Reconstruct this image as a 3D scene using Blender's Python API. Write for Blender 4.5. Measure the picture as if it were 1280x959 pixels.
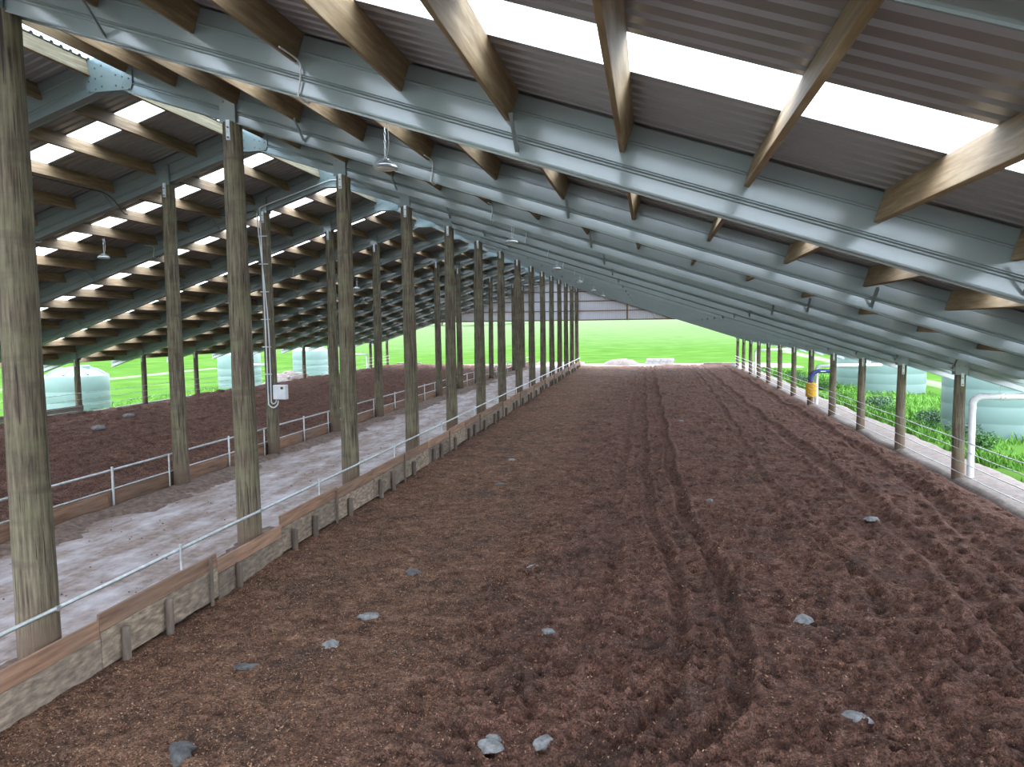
import bpy, math, random
import numpy as np
from mathutils import Vector, Matrix, noise as mnoise

for o in list(bpy.data.objects): bpy.data.objects.remove(o, do_unlink=True)
SC = bpy.context.scene
COL = SC.collection
random.seed(7); RNG = np.random.default_rng(11)

# ---------------------------------------------------------------- camera
H = 3.72                                   # camera height above the concrete lane
cam_d = bpy.data.cameras.new('camera'); cam = bpy.data.objects.new('camera', cam_d); COL.objects.link(cam)
cam_d.sensor_width = 36.0; cam_d.lens = 945.252 / 1280 * 36.0; cam_d.clip_end = 2000
_R = Vector((0.98362566, 0.17976917, -0.01279076)); _U = Vector((-0.0011103, 0.07701479, 0.99702933)); _F = Vector((-0.18022021, 0.98068944, -0.07595332))
m = Matrix((( _R.x, _U.x, -_F.x, 0), (_R.y, _U.y, -_F.y, 0), (_R.z, _U.z, -_F.z, H), (0, 0, 0, 1)))
cam.matrix_world = m
SC.camera = cam

# ---------------------------------------------------------------- sky and exposure
w = bpy.data.worlds.new('overcast_sky'); SC.world = w; w.use_nodes = True
nt = w.node_tree; nt.nodes.clear()
tc = nt.nodes.new('ShaderNodeTexCoord'); sp = nt.nodes.new('ShaderNodeSeparateXYZ'); cr = nt.nodes.new('ShaderNodeValToRGB')
nz = nt.nodes.new('ShaderNodeTexNoise'); nz.inputs['Scale'].default_value = 2.2; nz.inputs['Detail'].default_value = 5
bg = nt.nodes.new('ShaderNodeBackground'); ow = nt.nodes.new('ShaderNodeOutputWorld')
mxs = nt.nodes.new('ShaderNodeMixRGB'); mxs.blend_type = 'MULTIPLY'; mxs.inputs[0].default_value = 0.35
nt.links.new(tc.outputs['Generated'], sp.inputs[0]); nt.links.new(sp.outputs['Z'], cr.inputs[0])
nt.links.new(tc.outputs['Generated'], nz.inputs['Vector'])
e = cr.color_ramp.elements
e[0].position = 0.0; e[0].color = (0.66, 0.72, 0.78, 1); e[1].position = 0.9; e[1].color = (0.93, 1.0, 1.14, 1)
nt.links.new(cr.outputs[0], mxs.inputs[1]); nt.links.new(nz.outputs['Fac'], mxs.inputs[2])
nt.links.new(mxs.outputs[0], bg.inputs[0]); bg.inputs[1].default_value = 1.9
nt.links.new(bg.outputs[0], ow.inputs[0])
sun_d = bpy.data.lights.new('veiled_sun', 'SUN'); sun = bpy.data.objects.new('veiled_sun', sun_d); COL.objects.link(sun)
sun_d.energy = 0.6; sun_d.angle = math.radians(50); sun_d.color = (1.0, 0.96, 0.9); sun.location = (0, 30, 40)
sun.rotation_euler = (math.radians(-28), math.radians(18), 0)
SC.view_settings.view_transform = 'Standard'; SC.view_settings.look = 'None'
SC.view_settings.gamma = 1.0; SC.view_settings.use_curve_mapping = False
SC.view_settings.exposure = 2.45
SC.cycles.sample_clamp_indirect = 6.0; SC.cycles.caustics_reflective = False

# ---------------------------------------------------------------- layout numbers (metres)
Y1, S = 7.157, 4.5
def FY(k): return Y1 + (k - 1) * S - (0.29 if k < 1 else 0.0)                       # y of roof frame k
RX, SL = -8.89, 0.327                                    # ridge x, roof slope
XA, XB, XR, XE = -6.734, -11.038, 7.657, -25.184         # the four lines of poles
def zb(x): return 7.10 - SL * (abs(x - RX) - 2.156)      # underside of the rafters
ANG = math.atan(SL)
K0, K1 = -1, 15
YS, YEND = FY(K0) - 1.0, FY(K1) + 0.45
EAVE_R, EAVE_L = 9.15, -26.93
ORD = ['zeroth', 'first', 'second', 'third', 'fourth', 'fifth', 'sixth', 'seventh', 'eighth', 'ninth', 'tenth', 'eleventh', 'twelfth', 'thirteenth', 'fourteenth', 'fifteenth', 'sixteenth', 'seventeenth', 'eighteenth', 'nineteenth', 'twentieth']

# ---------------------------------------------------------------- materials
def mat(name, base=(0.5, 0.5, 0.5), rough=0.7, metal=0.0):
    M = bpy.data.materials.new(name); M.use_nodes = True
    b = M.node_tree.nodes['Principled BSDF']
    b.inputs['Base Color'].default_value = (*base, 1); b.inputs['Roughness'].default_value = rough; b.inputs['Metallic'].default_value = metal
    return M, M.node_tree, b
def N(nt, t, **kw):
    n = nt.nodes.new(t)
    for k, v in kw.items():
        if k in n.inputs: n.inputs[k].default_value = v
        else: setattr(n, k, v)
    return n
def coords(nt, scale=(1, 1, 1), kind='Object'):
    t = N(nt, 'ShaderNodeTexCoord'); mp = N(nt, 'ShaderNodeMapping'); mp.inputs['Scale'].default_value = scale
    nt.links.new(t.outputs[kind], mp.inputs[0]); return mp.outputs[0]
def nse(nt, vec, scale, detail=4, rough=0.55):
    n = N(nt, 'ShaderNodeTexNoise'); n.inputs['Scale'].default_value = scale; n.inputs['Detail'].default_value = detail; n.inputs['Roughness'].default_value = rough
    nt.links.new(vec, n.inputs['Vector']); return n.outputs['Fac']
def ramp(nt, fac, stops):
    r = N(nt, 'ShaderNodeValToRGB'); el = r.color_ramp.elements
    while len(el) < len(stops): el.new(0.5)
    for q, (p, c) in zip(el, stops): q.position = p; q.color = (*c, 1) if len(c) == 3 else c
    nt.links.new(fac, r.inputs[0]); return r.outputs[0]
def mixc(nt, fac, a, b, mode='MIX'):
    n = N(nt, 'ShaderNodeMixRGB', blend_type=mode)
    for s, v in ((0, fac), (1, a), (2, b)):
        if isinstance(v, (int, float)): n.inputs[s].default_value = v
        elif isinstance(v, tuple): n.inputs[s].default_value = (*v, 1)
        else: nt.links.new(v, n.inputs[s])
    return n.outputs[0]
def bump(nt, b, h, strength=0.4, dist=0.01):
    n = N(nt, 'ShaderNodeBump'); n.inputs['Strength'].default_value = strength; n.inputs['Distance'].default_value = dist
    nt.links.new(h, n.inputs['Height']); nt.links.new(n.outputs[0], b.inputs['Normal'])
def gray(a): return (a, a, a)

# round weathered pole
M_pole, nt, b = mat('weathered_pole', rough=0.9)
v = coords(nt); vs = coords(nt, (9, 9, 0.55)); oi = N(nt, 'ShaderNodeObjectInfo')
shift = N(nt, 'ShaderNodeVectorMath', operation='ADD'); nt.links.new(v, shift.inputs[0])
comb = N(nt, 'ShaderNodeCombineXYZ'); mm_ = N(nt, 'ShaderNodeMath', operation='MULTIPLY'); mm_.inputs[1].default_value = 40
nt.links.new(oi.outputs['Random'], mm_.inputs[0]); nt.links.new(mm_.outputs[0], comb.inputs[2]); nt.links.new(comb.outputs[0], shift.inputs[1])
mp2 = N(nt, 'ShaderNodeMapping'); mp2.inputs['Scale'].default_value = (10, 10, 0.5); nt.links.new(shift.outputs[0], mp2.inputs[0])
grain = nse(nt, mp2.outputs[0], 3.2, 8, 0.65)
c1 = ramp(nt, grain, [(0.33, (0.028, 0.021, 0.016)), (0.45, (0.088, 0.068, 0.046)), (0.59, (0.165, 0.137, 0.094)), (0.77, (0.25, 0.22, 0.165))])
mp3 = N(nt, 'ShaderNodeMapping'); mp3.inputs['Scale'].default_value = (1.2, 1.2, 1.7); nt.links.new(shift.outputs[0], mp3.inputs[0])
c2 = mixc(nt, ramp(nt, nse(nt, mp3.outputs[0], 1.6, 5), [(0.45, gray(0)), (0.70, gray(0.55))]), c1, (0.185, 0.18, 0.10))
mp4 = N(nt, 'ShaderNodeMapping'); mp4.inputs['Scale'].default_value = (0.5, 0.5, 3.0); nt.links.new(shift.outputs[0], mp4.inputs[0])
c3 = mixc(nt, ramp(nt, nse(nt, mp4.outputs[0], 1.5, 3), [(0.55, gray(0)), (0.70, gray(0.75))]), c2, (0.085, 0.062, 0.05))
mp5 = N(nt, 'ShaderNodeMapping'); mp5.inputs['Scale'].default_value = (16, 16, 0.35); nt.links.new(shift.outputs[0], mp5.inputs[0])
crack = ramp(nt, nse(nt, mp5.outputs[0], 2.0, 2), [(0.335, gray(0)), (0.36, gray(1))])
c4 = mixc(nt, crack, (0.03, 0.024, 0.02), c3)
sx = N(nt, 'ShaderNodeSeparateXYZ'); nt.links.new(v, sx.inputs[0]); ad = N(nt, 'ShaderNodeMath', operation='MULTIPLY_ADD'); ad.inputs[1].default_value = -0.9
nt.links.new(nse(nt, shift.outputs[0], 3.0, 4), ad.inputs[0]); nt.links.new(sx.outputs['Z'], ad.inputs[2])
mr0 = N(nt, 'ShaderNodeMapRange'); mr0.inputs['From Min'].default_value = -0.1; mr0.inputs['From Max'].default_value = 0.35; mr0.inputs['To Min'].default_value = 0.7; mr0.inputs['To Max'].default_value = 0.0
nt.links.new(ad.outputs[0], mr0.inputs[0]); c4 = mixc(nt, mr0.outputs[0], c4, (0.13, 0.088, 0.062))
nt.links.new(c4, b.inputs['Base Color']); bump(nt, b, grain, 0.6, 0.02)

def lumber(name, cols, sc=(1.0, 7, 7), rough=0.75):
    M, nt, b = mat(name, rough=rough)
    oi = N(nt, 'ShaderNodeObjectInfo'); t = N(nt, 'ShaderNodeTexCoord'); a = N(nt, 'ShaderNodeVectorMath', operation='ADD')
    m1 = N(nt, 'ShaderNodeMath', operation='MULTIPLY'); m1.inputs[1].default_value = 60
    nt.links.new(oi.outputs['Random'], m1.inputs[0]); nt.links.new(t.outputs['Object'], a.inputs[0]); nt.links.new(m1.outputs[0], a.inputs[1])
    mp = N(nt, 'ShaderNodeMapping'); mp.inputs['Scale'].default_value = sc; nt.links.new(a.outputs[0], mp.inputs[0])
    g = nse(nt, mp.outputs[0], 2.6, 7, 0.6)
    c = ramp(nt, g, [(0.25, cols[0]), (0.5, cols[1]), (0.75, cols[2])])
    g2 = nse(nt, a.outputs[0], 0.8, 3)
    c = mixc(nt, ramp(nt, g2, [(0.4, gray(0)), (0.7, gray(0.5))]), c, cols[3])
    hs = N(nt, 'ShaderNodeHueSaturation'); mr = N(nt, 'ShaderNodeMapRange'); mr.inputs['To Min'].default_value = 0.75; mr.inputs['To Max'].default_value = 1.2
    nt.links.new(oi.outputs['Random'], mr.inputs[0]); nt.links.new(mr.outputs[0], hs.inputs['Value']); nt.links.new(c, hs.inputs['Color'])
    nt.links.new(hs.outputs[0], b.inputs['Base Color']); bump(nt, b, g, 0.25, 0.006)
    return M
M_purlin = lumber('treated_pine', [(0.12, 0.076, 0.038), (0.23, 0.158, 0.086), (0.39, 0.30, 0.195), (0.19, 0.142, 0.082)], (7, 0.6, 7))
M_board = lumber('retaining_board_timber', [(0.10, 0.055, 0.038), (0.26, 0.145, 0.092), (0.36, 0.24, 0.165), (0.17, 0.125, 0.10)], (7, 0.5, 7), 0.85)
M_lowboard = lumber('muddy_board_timber', [(0.06, 0.045, 0.036), (0.20, 0.155, 0.115), (0.40, 0.32, 0.24), (0.12, 0.10, 0.085)], (4, 2.2, 7), 0.9)
M_stake = lumber('stake_timber', [(0.07, 0.05, 0.04), (0.13, 0.10, 0.08), (0.20, 0.16, 0.13), (0.09, 0.075, 0.06)], (6, 6, 1), 0.9)
M_oldboard = lumber('grey_stacked_board', [(0.14, 0.12, 0.10), (0.23, 0.20, 0.17), (0.34, 0.30, 0.26), (0.22, 0.19, 0.16)], (6, 0.6, 6), 0.9)

# pre-painted / galvanised steel
M_steel, nt, b = mat('grey_green_steel', (0.33, 0.385, 0.375), 0.45, 0.2)
b.inputs['Coat Weight'].default_value = 1.0; b.inputs['Coat Roughness'].default_value = 0.16; b.inputs['Coat IOR'].default_value = 1.75; b.inputs['Coat Tint'].default_value = (0.93, 0.97, 1.0, 1)
v = coords(nt); g = nse(nt, v, 1.5, 5); c = ramp(nt, g, [(0.3, (0.180, 0.220, 0.212)), (0.7, (0.215, 0.256, 0.247))])
nt.links.new(c, b.inputs['Base Color']); r = ramp(nt, nse(nt, v, 5, 4), [(0.3, gray(0.42)), (0.7, gray(0.48))]); nt.links.new(r, b.inputs['Roughness'])
M_galv, nt, b = mat('galvanised_steel', (0.55, 0.58, 0.60), 0.4, 0.8)
v = coords(nt); c = ramp(nt, nse(nt, v, 9, 4), [(0.3, (0.42, 0.46, 0.48)), (0.7, (0.66, 0.70, 0.72))]); nt.links.new(c, b.inputs['Base Color'])
M_bolt, nt, b = mat('bolt_steel', (0.16, 0.17, 0.17), 0.5, 0.7)
M_sheet, nt, b = mat('roof_sheet_underside', (0.20, 0.19, 0.195), 0.5, 0.0)
b.inputs['Coat Weight'].default_value = 0.7; b.inputs['Coat Roughness'].default_value = 0.22; b.inputs['Coat IOR'].default_value = 1.6
v = coords(nt); c = ramp(nt, nse(nt, v, 0.7, 4), [(0.3, (0.205, 0.197, 0.202)), (0.7, (0.27, 0.26, 0.266))]); nt.links.new(c, b.inputs['Base Color'])
M_wallsheet, nt, b = mat('pale_wall_sheet', (0.72, 0.73, 0.80), 0.5, 0.0)
v = coords(nt); c = ramp(nt, nse(nt, v, 0.4, 3), [(0.3, (0.68, 0.69, 0.77)), (0.7, (0.78, 0.79, 0.85))]); nt.links.new(c, b.inputs['Base Color'])

def poly_mat(name, tint, tr):
    M = bpy.data.materials.new(name); M.use_nodes = True; nt = M.node_tree; nt.nodes.clear()
    o = N(nt, 'ShaderNodeOutputMaterial'); t = N(nt, 'ShaderNodeBsdfTransparent'); t.inputs[0].default_value = (*tint, 1)
    l = N(nt, 'ShaderNodeBsdfTranslucent'); v = coords(nt); c = ramp(nt, nse(nt, v, 1.2, 3), [(0.2, tuple(x * 0.93 for x in tint)), (0.8, tint)]); nt.links.new(c, l.inputs[0])
    g = N(nt, 'ShaderNodeBsdfGlossy'); g.inputs['Roughness'].default_value = 0.25
    m1 = N(nt, 'ShaderNodeMixShader'); m1.inputs[0].default_value = 1 - tr; nt.links.new(t.outputs[0], m1.inputs[1]); nt.links.new(l.outputs[0], m1.inputs[2])
    m2 = N(nt, 'ShaderNodeMixShader'); m2.inputs[0].default_value = 0.05; nt.links.new(m1.outputs[0], m2.inputs[1]); nt.links.new(g.outputs[0], m2.inputs[2])
    nt.links.new(m2.outputs[0], o.inputs[0]); return M
M_clear = poly_mat('clear_roof_sheet', (0.93, 0.97, 1.0), 0.80)
M_ridge = poly_mat('translucent_ridge_cap', (0.42, 0.54, 0.60), 0.10)

# concrete lane
M_lane, nt, b = mat('dirty_concrete', rough=0.8)
v = coords(nt); vs = coords(nt, (1.3, 0.42, 1))
base = ramp(nt, nse(nt, v, 3.0, 6), [(0.3, (0.32, 0.295, 0.305)), (0.7, (0.52, 0.48, 0.51))])
dirt = ramp(nt, nse(nt, vs, 1.5, 9, 0.68), [(0.34, gray(0.08)), (0.46, gray(0.50)), (0.57, gray(0.95))])
c = mixc(nt, dirt, base, ramp(nt, nse(nt, v, 7, 5), [(0.3, (0.12, 0.082, 0.065)), (0.7, (0.28, 0.205, 0.175))]))
# dirt trodden in along the two kerbs
sx = N(nt, 'ShaderNodeSeparateXYZ'); nt.links.new(v, sx.inputs[0])
nn = N(nt, 'ShaderNodeMath', operation='MULTIPLY_ADD'); nn.inputs[1].default_value = 1.6; nt.links.new(nse(nt, vs, 2.0, 6, 0.65), nn.inputs[0]); nt.links.new(sx.outputs['X'], nn.inputs[2])
edge = ramp(nt, None or N(nt, 'ShaderNodeMapRange').outputs[0], [(0.0, gray(1)), (1.0, gray(0))])
mr = [n for n in nt.nodes if n.bl_idname == 'ShaderNodeMapRange'][-1]
mr.inputs['From Min'].default_value = -9.95; mr.inputs['From Max'].default_value = -9.25; nt.links.new(nn.outputs[0], mr.inputs[0])
c = mixc(nt, edge, c, ramp(nt, nse(nt, v, 14, 5), [(0.3, (0.09, 0.055, 0.043)), (0.7, (0.24, 0.165, 0.13))]))
spk = ramp(nt, nse(nt, v, 22, 3), [(0.27, gray(1)), (0.33, gray(0))])
c = mixc(nt, spk, c, (0.12, 0.085, 0.075))
nt.links.new(c, b.inputs['Base Color']); bump(nt, b, nse(nt, v, 12, 6), 0.3, 0.01)

# wood-chip bedding
def bed_mat(name, orange):
    M, nt, b = mat(name, rough=0.97)
    b.inputs['Specular IOR Level'].default_value = 0.15
    v = coords(nt)
    big = nse(nt, v, 0.55, 4); mid = nse(nt, v, 3.5, 6, 0.65); fine = nse(nt, v, 44, 4, 0.75)
    dark = ramp(nt, mid, [(0.30, (0.074, 0.036, 0.027)), (0.50, (0.142, 0.072, 0.053)), (0.72, (0.255, 0.145, 0.112))])
    if orange:
        warm = ramp(nt, mid, [(0.30, (0.070, 0.038, 0.025)), (0.5, (0.165, 0.090, 0.057)), (0.72, (0.29, 0.172, 0.115))])
        sx = N(nt, 'ShaderNodeSeparateXYZ'); nt.links.new(v, sx.inputs[0])
        a = N(nt, 'ShaderNodeMath', operation='MULTIPLY_ADD'); a.inputs[1].default_value = 3.2; nt.links.new(big, a.inputs[0]); nt.links.new(sx.outputs['X'], a.inputs[2])
        r = N(nt, 'ShaderNodeMapRange'); r.inputs['From Min'].default_value = -1.9; r.inputs['From Max'].default_value = 0.3; nt.links.new(a.outputs[0], r.inputs[0])
        c = mixc(nt, r.outputs[0], warm, dark)
        wet = ramp(nt, nse(nt, v, 1.0, 7, 0.68), [(0.50, gray(0)), (0.66, gray(0.75))])
        c = mixc(nt, wet, c, (0.055, 0.040, 0.034))
    else:
        c = mixc(nt, ramp(nt, big, [(0.4, gray(0)), (0.7, gray(0.6))]), dark, (0.085, 0.048, 0.040))
    c = mixc(nt, ramp(nt, fine, [(0.36, gray(0.95)), (0.56, gray(0))]), c, (0.028, 0.016, 0.013))
    c = mixc(nt, 1.0, c, ramp(nt, nse(nt, v, 13, 5, 0.7), [(0.32, (0.50, 0.48, 0.48)), (0.5, (1.0, 1.0, 1.0)), (0.68, (1.7, 1.62, 1.55))]), 'MULTIPLY')
    vo = N(nt, 'ShaderNodeTexVoronoi'); vo.inputs['Scale'].default_value = 46; vo.inputs['Randomness'].default_value = 1; nt.links.new(v, vo.inputs['Vector'])
    sep = N(nt, 'ShaderNodeSeparateColor'); nt.links.new(vo.outputs['Color'], sep.inputs[0])
    sel = ramp(nt, sep.outputs[0], [(0.62, gray(0)), (0.72, gray(1))])
    dd = ramp(nt, vo.outputs['Distance'], [(0.22, gray(1)), (0.42, gray(0))])
    mk = mixc(nt, 1.0, sel, dd, 'MULTIPLY')
    if orange: mk = mixc(nt, 1.0, mk, ramp(nt, r.outputs[0], [(0, gray(0.8)), (1, gray(0.35))]), 'MULTIPLY')
    else: mk = mixc(nt, 1.0, mk, (0.75, 0.75, 0.75), 'MULTIPLY')
    c = mixc(nt, mk, c, ramp(nt, sep.outputs[1], [(0.0, (0.30, 0.14, 0.075)), (0.7, (0.36, 0.22, 0.14)), (1.0, (0.55, 0.43, 0.30))]))
    nt.links.new(c, b.inputs['Base Color'])
    hgt = mixc(nt, 0.5, mid, fine)
    bump(nt, b, hgt, 1.0, 0.075)
    return M
M_bed = bed_mat('wood_chip_bedding', True); M_bedL = bed_mat('turned_bedding', False)
M_chip = lumber('pale_wood_chip', [(0.18, 0.10, 0.06), (0.32, 0.20, 0.11), (0.50, 0.38, 0.24), (0.40, 0.24, 0.15)], (20, 20, 20), 0.85)
M_dung, nt, b = mat('drying_dung', rough=0.85); v = coords(nt)
c = ramp(nt, nse(nt, v, 14, 6), [(0.3, (0.085, 0.085, 0.085)), (0.7, (0.24, 0.245, 0.25))]); nt.links.new(c, b.inputs['Base Color']); bump(nt, b, nse(nt, v, 30, 5), 0.7, 0.02)
M_dung2, nt, b = mat('fresh_dung', rough=0.6); v = coords(nt)
c = ramp(nt, nse(nt, v, 14, 6), [(0.3, (0.03, 0.028, 0.027)), (0.7, (0.095, 0.095, 0.098))]); nt.links.new(c, b.inputs['Base Color']); bump(nt, b, nse(nt, v, 30, 5), 0.7, 0.02)
M_dirt, nt, b = mat('loose_dirt', rough=0.95); v = coords(nt)
c = ramp(nt, nse(nt, v, 9, 7), [(0.3, (0.06, 0.04, 0.032)), (0.7, (0.19, 0.13, 0.10))]); nt.links.new(c, b.inputs['Base Color']); bump(nt, b, nse(nt, v, 30, 5), 0.8, 0.02)
# outside
M_grass, nt, b = mat('pasture_grass', rough=1.0); b.inputs['Specular IOR Level'].default_value = 0.0; v = coords(nt)
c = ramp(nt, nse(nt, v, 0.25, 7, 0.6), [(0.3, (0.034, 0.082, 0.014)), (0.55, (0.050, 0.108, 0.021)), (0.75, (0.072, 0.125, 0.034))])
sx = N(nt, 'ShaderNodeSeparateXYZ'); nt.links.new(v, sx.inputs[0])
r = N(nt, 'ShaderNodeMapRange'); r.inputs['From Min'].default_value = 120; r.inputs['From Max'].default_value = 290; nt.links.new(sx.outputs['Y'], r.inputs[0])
c = mixc(nt, r.outputs[0], c, (0.115, 0.150, 0.090)); nt.links.new(c, b.inputs['Base Color']); bump(nt, b, nse(nt, v, 8, 5), 0.5, 0.1)  # grass blends to a paler tone far off, distance haze put into the colour
M_gravel, nt, b = mat('pale_gravel', rough=0.95); v = coords(nt)
c = ramp(nt, nse(nt, v, 6, 8, 0.7), [(0.3, (0.10, 0.08, 0.07)), (0.6, (0.18, 0.155, 0.142)), (0.8, (0.27, 0.245, 0.225))]); nt.links.new(c, b.inputs['Base Color']); bump(nt, b, nse(nt, v, 40, 5), 0.6, 0.02)
M_track, nt, b = mat('worn_track', rough=0.95); v = coords(nt)
c = ramp(nt, nse(nt, v, 2, 6), [(0.35, (0.045, 0.09, 0.02)), (0.65, (0.07, 0.078, 0.042))]); nt.links.new(c, b.inputs['Base Color'])
M_conc, nt, b = mat('grey_concrete', rough=0.9); v = coords(nt)
c = ramp(nt, nse(nt, v, 3, 6), [(0.3, (0.24, 0.23, 0.225)), (0.7, (0.38, 0.365, 0.36))]); nt.links.new(c, b.inputs['Base Color'])
M_tank, nt, b = mat('mint_plastic', rough=0.45); v = coords(nt)
c = ramp(nt, nse(nt, v, 0.8, 3), [(0.3, (0.11, 0.175, 0.165)), (0.7, (0.125, 0.20, 0.185))]); nt.links.new(c, b.inputs['Base Color'])
M_white, nt, b = mat('white_plastic', (0.66, 0.68, 0.70), 0.4)
v = coords(nt); c = ramp(nt, nse(nt, v, 4, 4), [(0.3, (0.58, 0.60, 0.62)), (0.7, (0.72, 0.74, 0.76))]); nt.links.new(c, b.inputs['Base Color'])
M_black, nt, b = mat('black_plastic', (0.03, 0.03, 0.032), 0.5)
M_blue, nt, b = mat('blue_plastic', (0.028, 0.04, 0.20), 0.4)
M_yellow, nt, b = mat('yellow_bristle', rough=0.8); v = coords(nt, (30, 30, 2))
c = ramp(nt, nse(nt, v, 3, 3), [(0.3, (0.30, 0.14, 0.0)), (0.6, (0.60, 0.33, 0.01))]); nt.links.new(c, b.inputs['Base Color']); bump(nt, b, nse(nt, v, 3, 3), 0.8, 0.02)
M_lens, nt, b = mat('lamp_lens', (0.75, 0.75, 0.72), 0.3)
def leafm(name, a, bb):
    M, nt, b = mat(name, rough=0.7); oi = N(nt, 'ShaderNodeObjectInfo'); g = nse(nt, coords(nt), 5, 4)
    c = ramp(nt, g, [(0.3, a), (0.7, bb)]); nt.links.new(c, b.inputs['Base Color']); b.inputs['Specular IOR Level'].default_value = 0.2
    return M
M_weed = leafm('weed_leaf', (0.02, 0.065, 0.014), (0.05, 0.13, 0.03)); M_bright = leafm('bright_grass_blade', (0.055, 0.17, 0.018), (0.12, 0.26, 0.04))
M_sage = leafm('sage_leaf', (0.035, 0.07, 0.042), (0.075, 0.125, 0.08)); M_tree = leafm('tree_leaf', (0.06, 0.085, 0.055), (0.10, 0.13, 0.085))

# ---------------------------------------------------------------- mesh helpers
class MB:
    def __init__(s): s.v = []; s.f = []
    def add(s, vs, fs):
        o = len(s.v); s.v += [tuple(p) for p in vs]; s.f += [tuple(i + o for i in f) for f in fs]; return s
    def box(s, x0, x1, y0, y1, z0, z1, bev=0.0):
        if bev <= 0:
            vs = [(x, y, z) for z in (z0, z1) for x, y in ((x0, y0), (x1, y0), (x1, y1), (x0, y1))]
            return s.add(vs, [(3, 2, 1, 0), (4, 5, 6, 7), (0, 1, 5, 4), (1, 2, 6, 5), (2, 3, 7, 6), (3, 0, 4, 7)])
        # vertical edges and top / bottom edges chamfered
        def ring(z, i): return [(x0 + i, y0 + (bev if i == 0 else bev + i * 0), z)] if False else \
            [(x0 + bev, y0 + i, z), (x1 - bev, y0 + i, z), (x1 - i, y0 + bev, z), (x1 - i, y1 - bev, z), (x1 - bev, y1 - i, z), (x0 + bev, y1 - i, z), (x0 + i, y1 - bev, z), (x0 + i, y0 + bev, z)]
        rs = [ring(z0, bev * 0.7), ring(z0 + bev, 0), ring(z1 - bev, 0), ring(z1, bev * 0.7)]
        vs = sum(rs, []); fs = [tuple(range(7, -1, -1)), tuple(range(24, 32))]
        for r in range(3):
            for i in range(8):
                a = r * 8 + i; b2 = r * 8 + (i + 1) % 8; fs.append((a, b2, b2 + 8, a + 8))
        return s.add(vs, fs)
    def tube(s, pts, r, n=8, cap=True):
        pts = [Vector(p) for p in pts]; rs = r if isinstance(r, (list, tuple)) else [r] * len(pts)
        vs = []; fs = []; prev = None
        for i, p in enumerate(pts):
            d = (pts[min(i + 1, len(pts) - 1)] - pts[max(i - 1, 0)]).normalized()
            if prev is None:
                u = d.cross(Vector((0, 0, 1)) if abs(d.z) < 0.9 else Vector((1, 0, 0))).normalized()
            else: u = (prev - d * prev.dot(d)).normalized()
            prev = u; w_ = d.cross(u)
            for k in range(n):
                a = 2 * math.pi * k / n; vs.append(p + (u * math.cos(a) + w_ * math.sin(a)) * rs[i])
        for i in range(len(pts) - 1):
            for k in range(n): fs.append((i * n + k, i * n + (k + 1) % n, (i + 1) * n + (k + 1) % n, (i + 1) * n + k))
        if cap: fs += [tuple(range(n - 1, -1, -1)), tuple(range((len(pts) - 1) * n, len(pts) * n))]
        return s.add(vs, fs)
    def lathe(s, prof, n=24, c=(0, 0, 0)):
        vs = []; fs = []
        for r, z in prof:
            for k in range(n):
                a = 2 * math.pi * k / n; vs.append((c[0] + r * math.cos(a), c[1] + r * math.sin(a), c[2] + z))
        for i in range(len(prof) - 1):
            for k in range(n): fs.append((i * n + k, i * n + (k + 1) % n, (i + 1) * n + (k + 1) % n, (i + 1) * n + k))
        fs += [tuple(range(n - 1, -1, -1)), tuple(range((len(prof) - 1) * n, len(prof) * n))]
        return s.add(vs, fs)
    def extr(s, poly, vec0, vec1):        # polygon list of 3D points, swept from vec0 to vec1
        n = len(poly); vs = [Vector(p) + Vector(vec0) for p in poly] + [Vector(p) + Vector(vec1) for p in poly]
        fs = [tuple(range(n - 1, -1, -1)), tuple(range(n, 2 * n))] + [(i, (i + 1) % n, n + (i + 1) % n, n + i) for i in range(n)]
        return s.add(vs, fs)
    def mesh(s, name, m_, smooth=False):
        me = bpy.data.meshes.new(name); me.from_pydata(s.v, [], s.f); me.materials.append(m_)
        if smooth:
            me.polygons.foreach_set('use_smooth', [True] * len(me.polygons))
        me.update(); return me
    def build(s, name, m_, parent=None, loc=None, smooth=False):
        return obj(name, s.mesh(name, m_, smooth), parent, loc)
def obj(name, me, parent=None, loc=None):
    o = bpy.data.objects.new(name, me); COL.objects.link(o)
    if parent: o.parent = parent
    if loc: o.location = loc
    return o
def tag(o, label=None, cat=None, group=None, kind=None):
    if label: o['label'] = label
    if cat: o['category'] = cat
    if group: o['group'] = group
    if kind: o['kind'] = kind
    return o
def thing(name, label, cat, loc=(0, 0, 0), group=None):
    o = bpy.data.objects.new(name, None); COL.objects.link(o); o.location = loc; o.empty_display_size = 0.2
    return tag(o, label, cat, group)
def struct(o): o['kind'] = 'structure'; return o
def autosmooth(o, ang=35):
    me = o.data
    me.polygons.foreach_set('use_smooth', [True] * len(me.polygons))
    try: me.set_sharp_from_angle(angle=math.radians(ang))
    except Exception: pass
    return o
def grid_obj(name, xs, ys, Z, m_, smooth=True):
    nx, ny = len(xs), len(ys)
    XX, YY = np.meshgrid(xs, ys); co = np.stack([XX, YY, Z], -1).reshape(-1, 3)
    i = np.arange(ny - 1)[:, None] * nx + np.arange(nx - 1)[None, :]
    q = np.stack([i, i + 1, i + nx + 1, i + nx], -1).reshape(-1, 4)
    me = bpy.data.meshes.new(name); me.vertices.add(len(co)); me.vertices.foreach_set('co', co.ravel())
    me.loops.add(q.size); me.loops.foreach_set('vertex_index', q.ravel().astype(np.int32))
    me.polygons.add(len(q)); me.polygons.foreach_set('loop_start', np.arange(0, q.size, 4, dtype=np.int32)); me.polygons.foreach_set('loop_total', np.full(len(q), 4, dtype=np.int32))
    me.polygons.foreach_set('use_smooth', np.full(len(q), smooth))
    me.materials.append(m_); me.update(calc_edges=True); me.validate()
    return obj(name, me)
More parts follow.
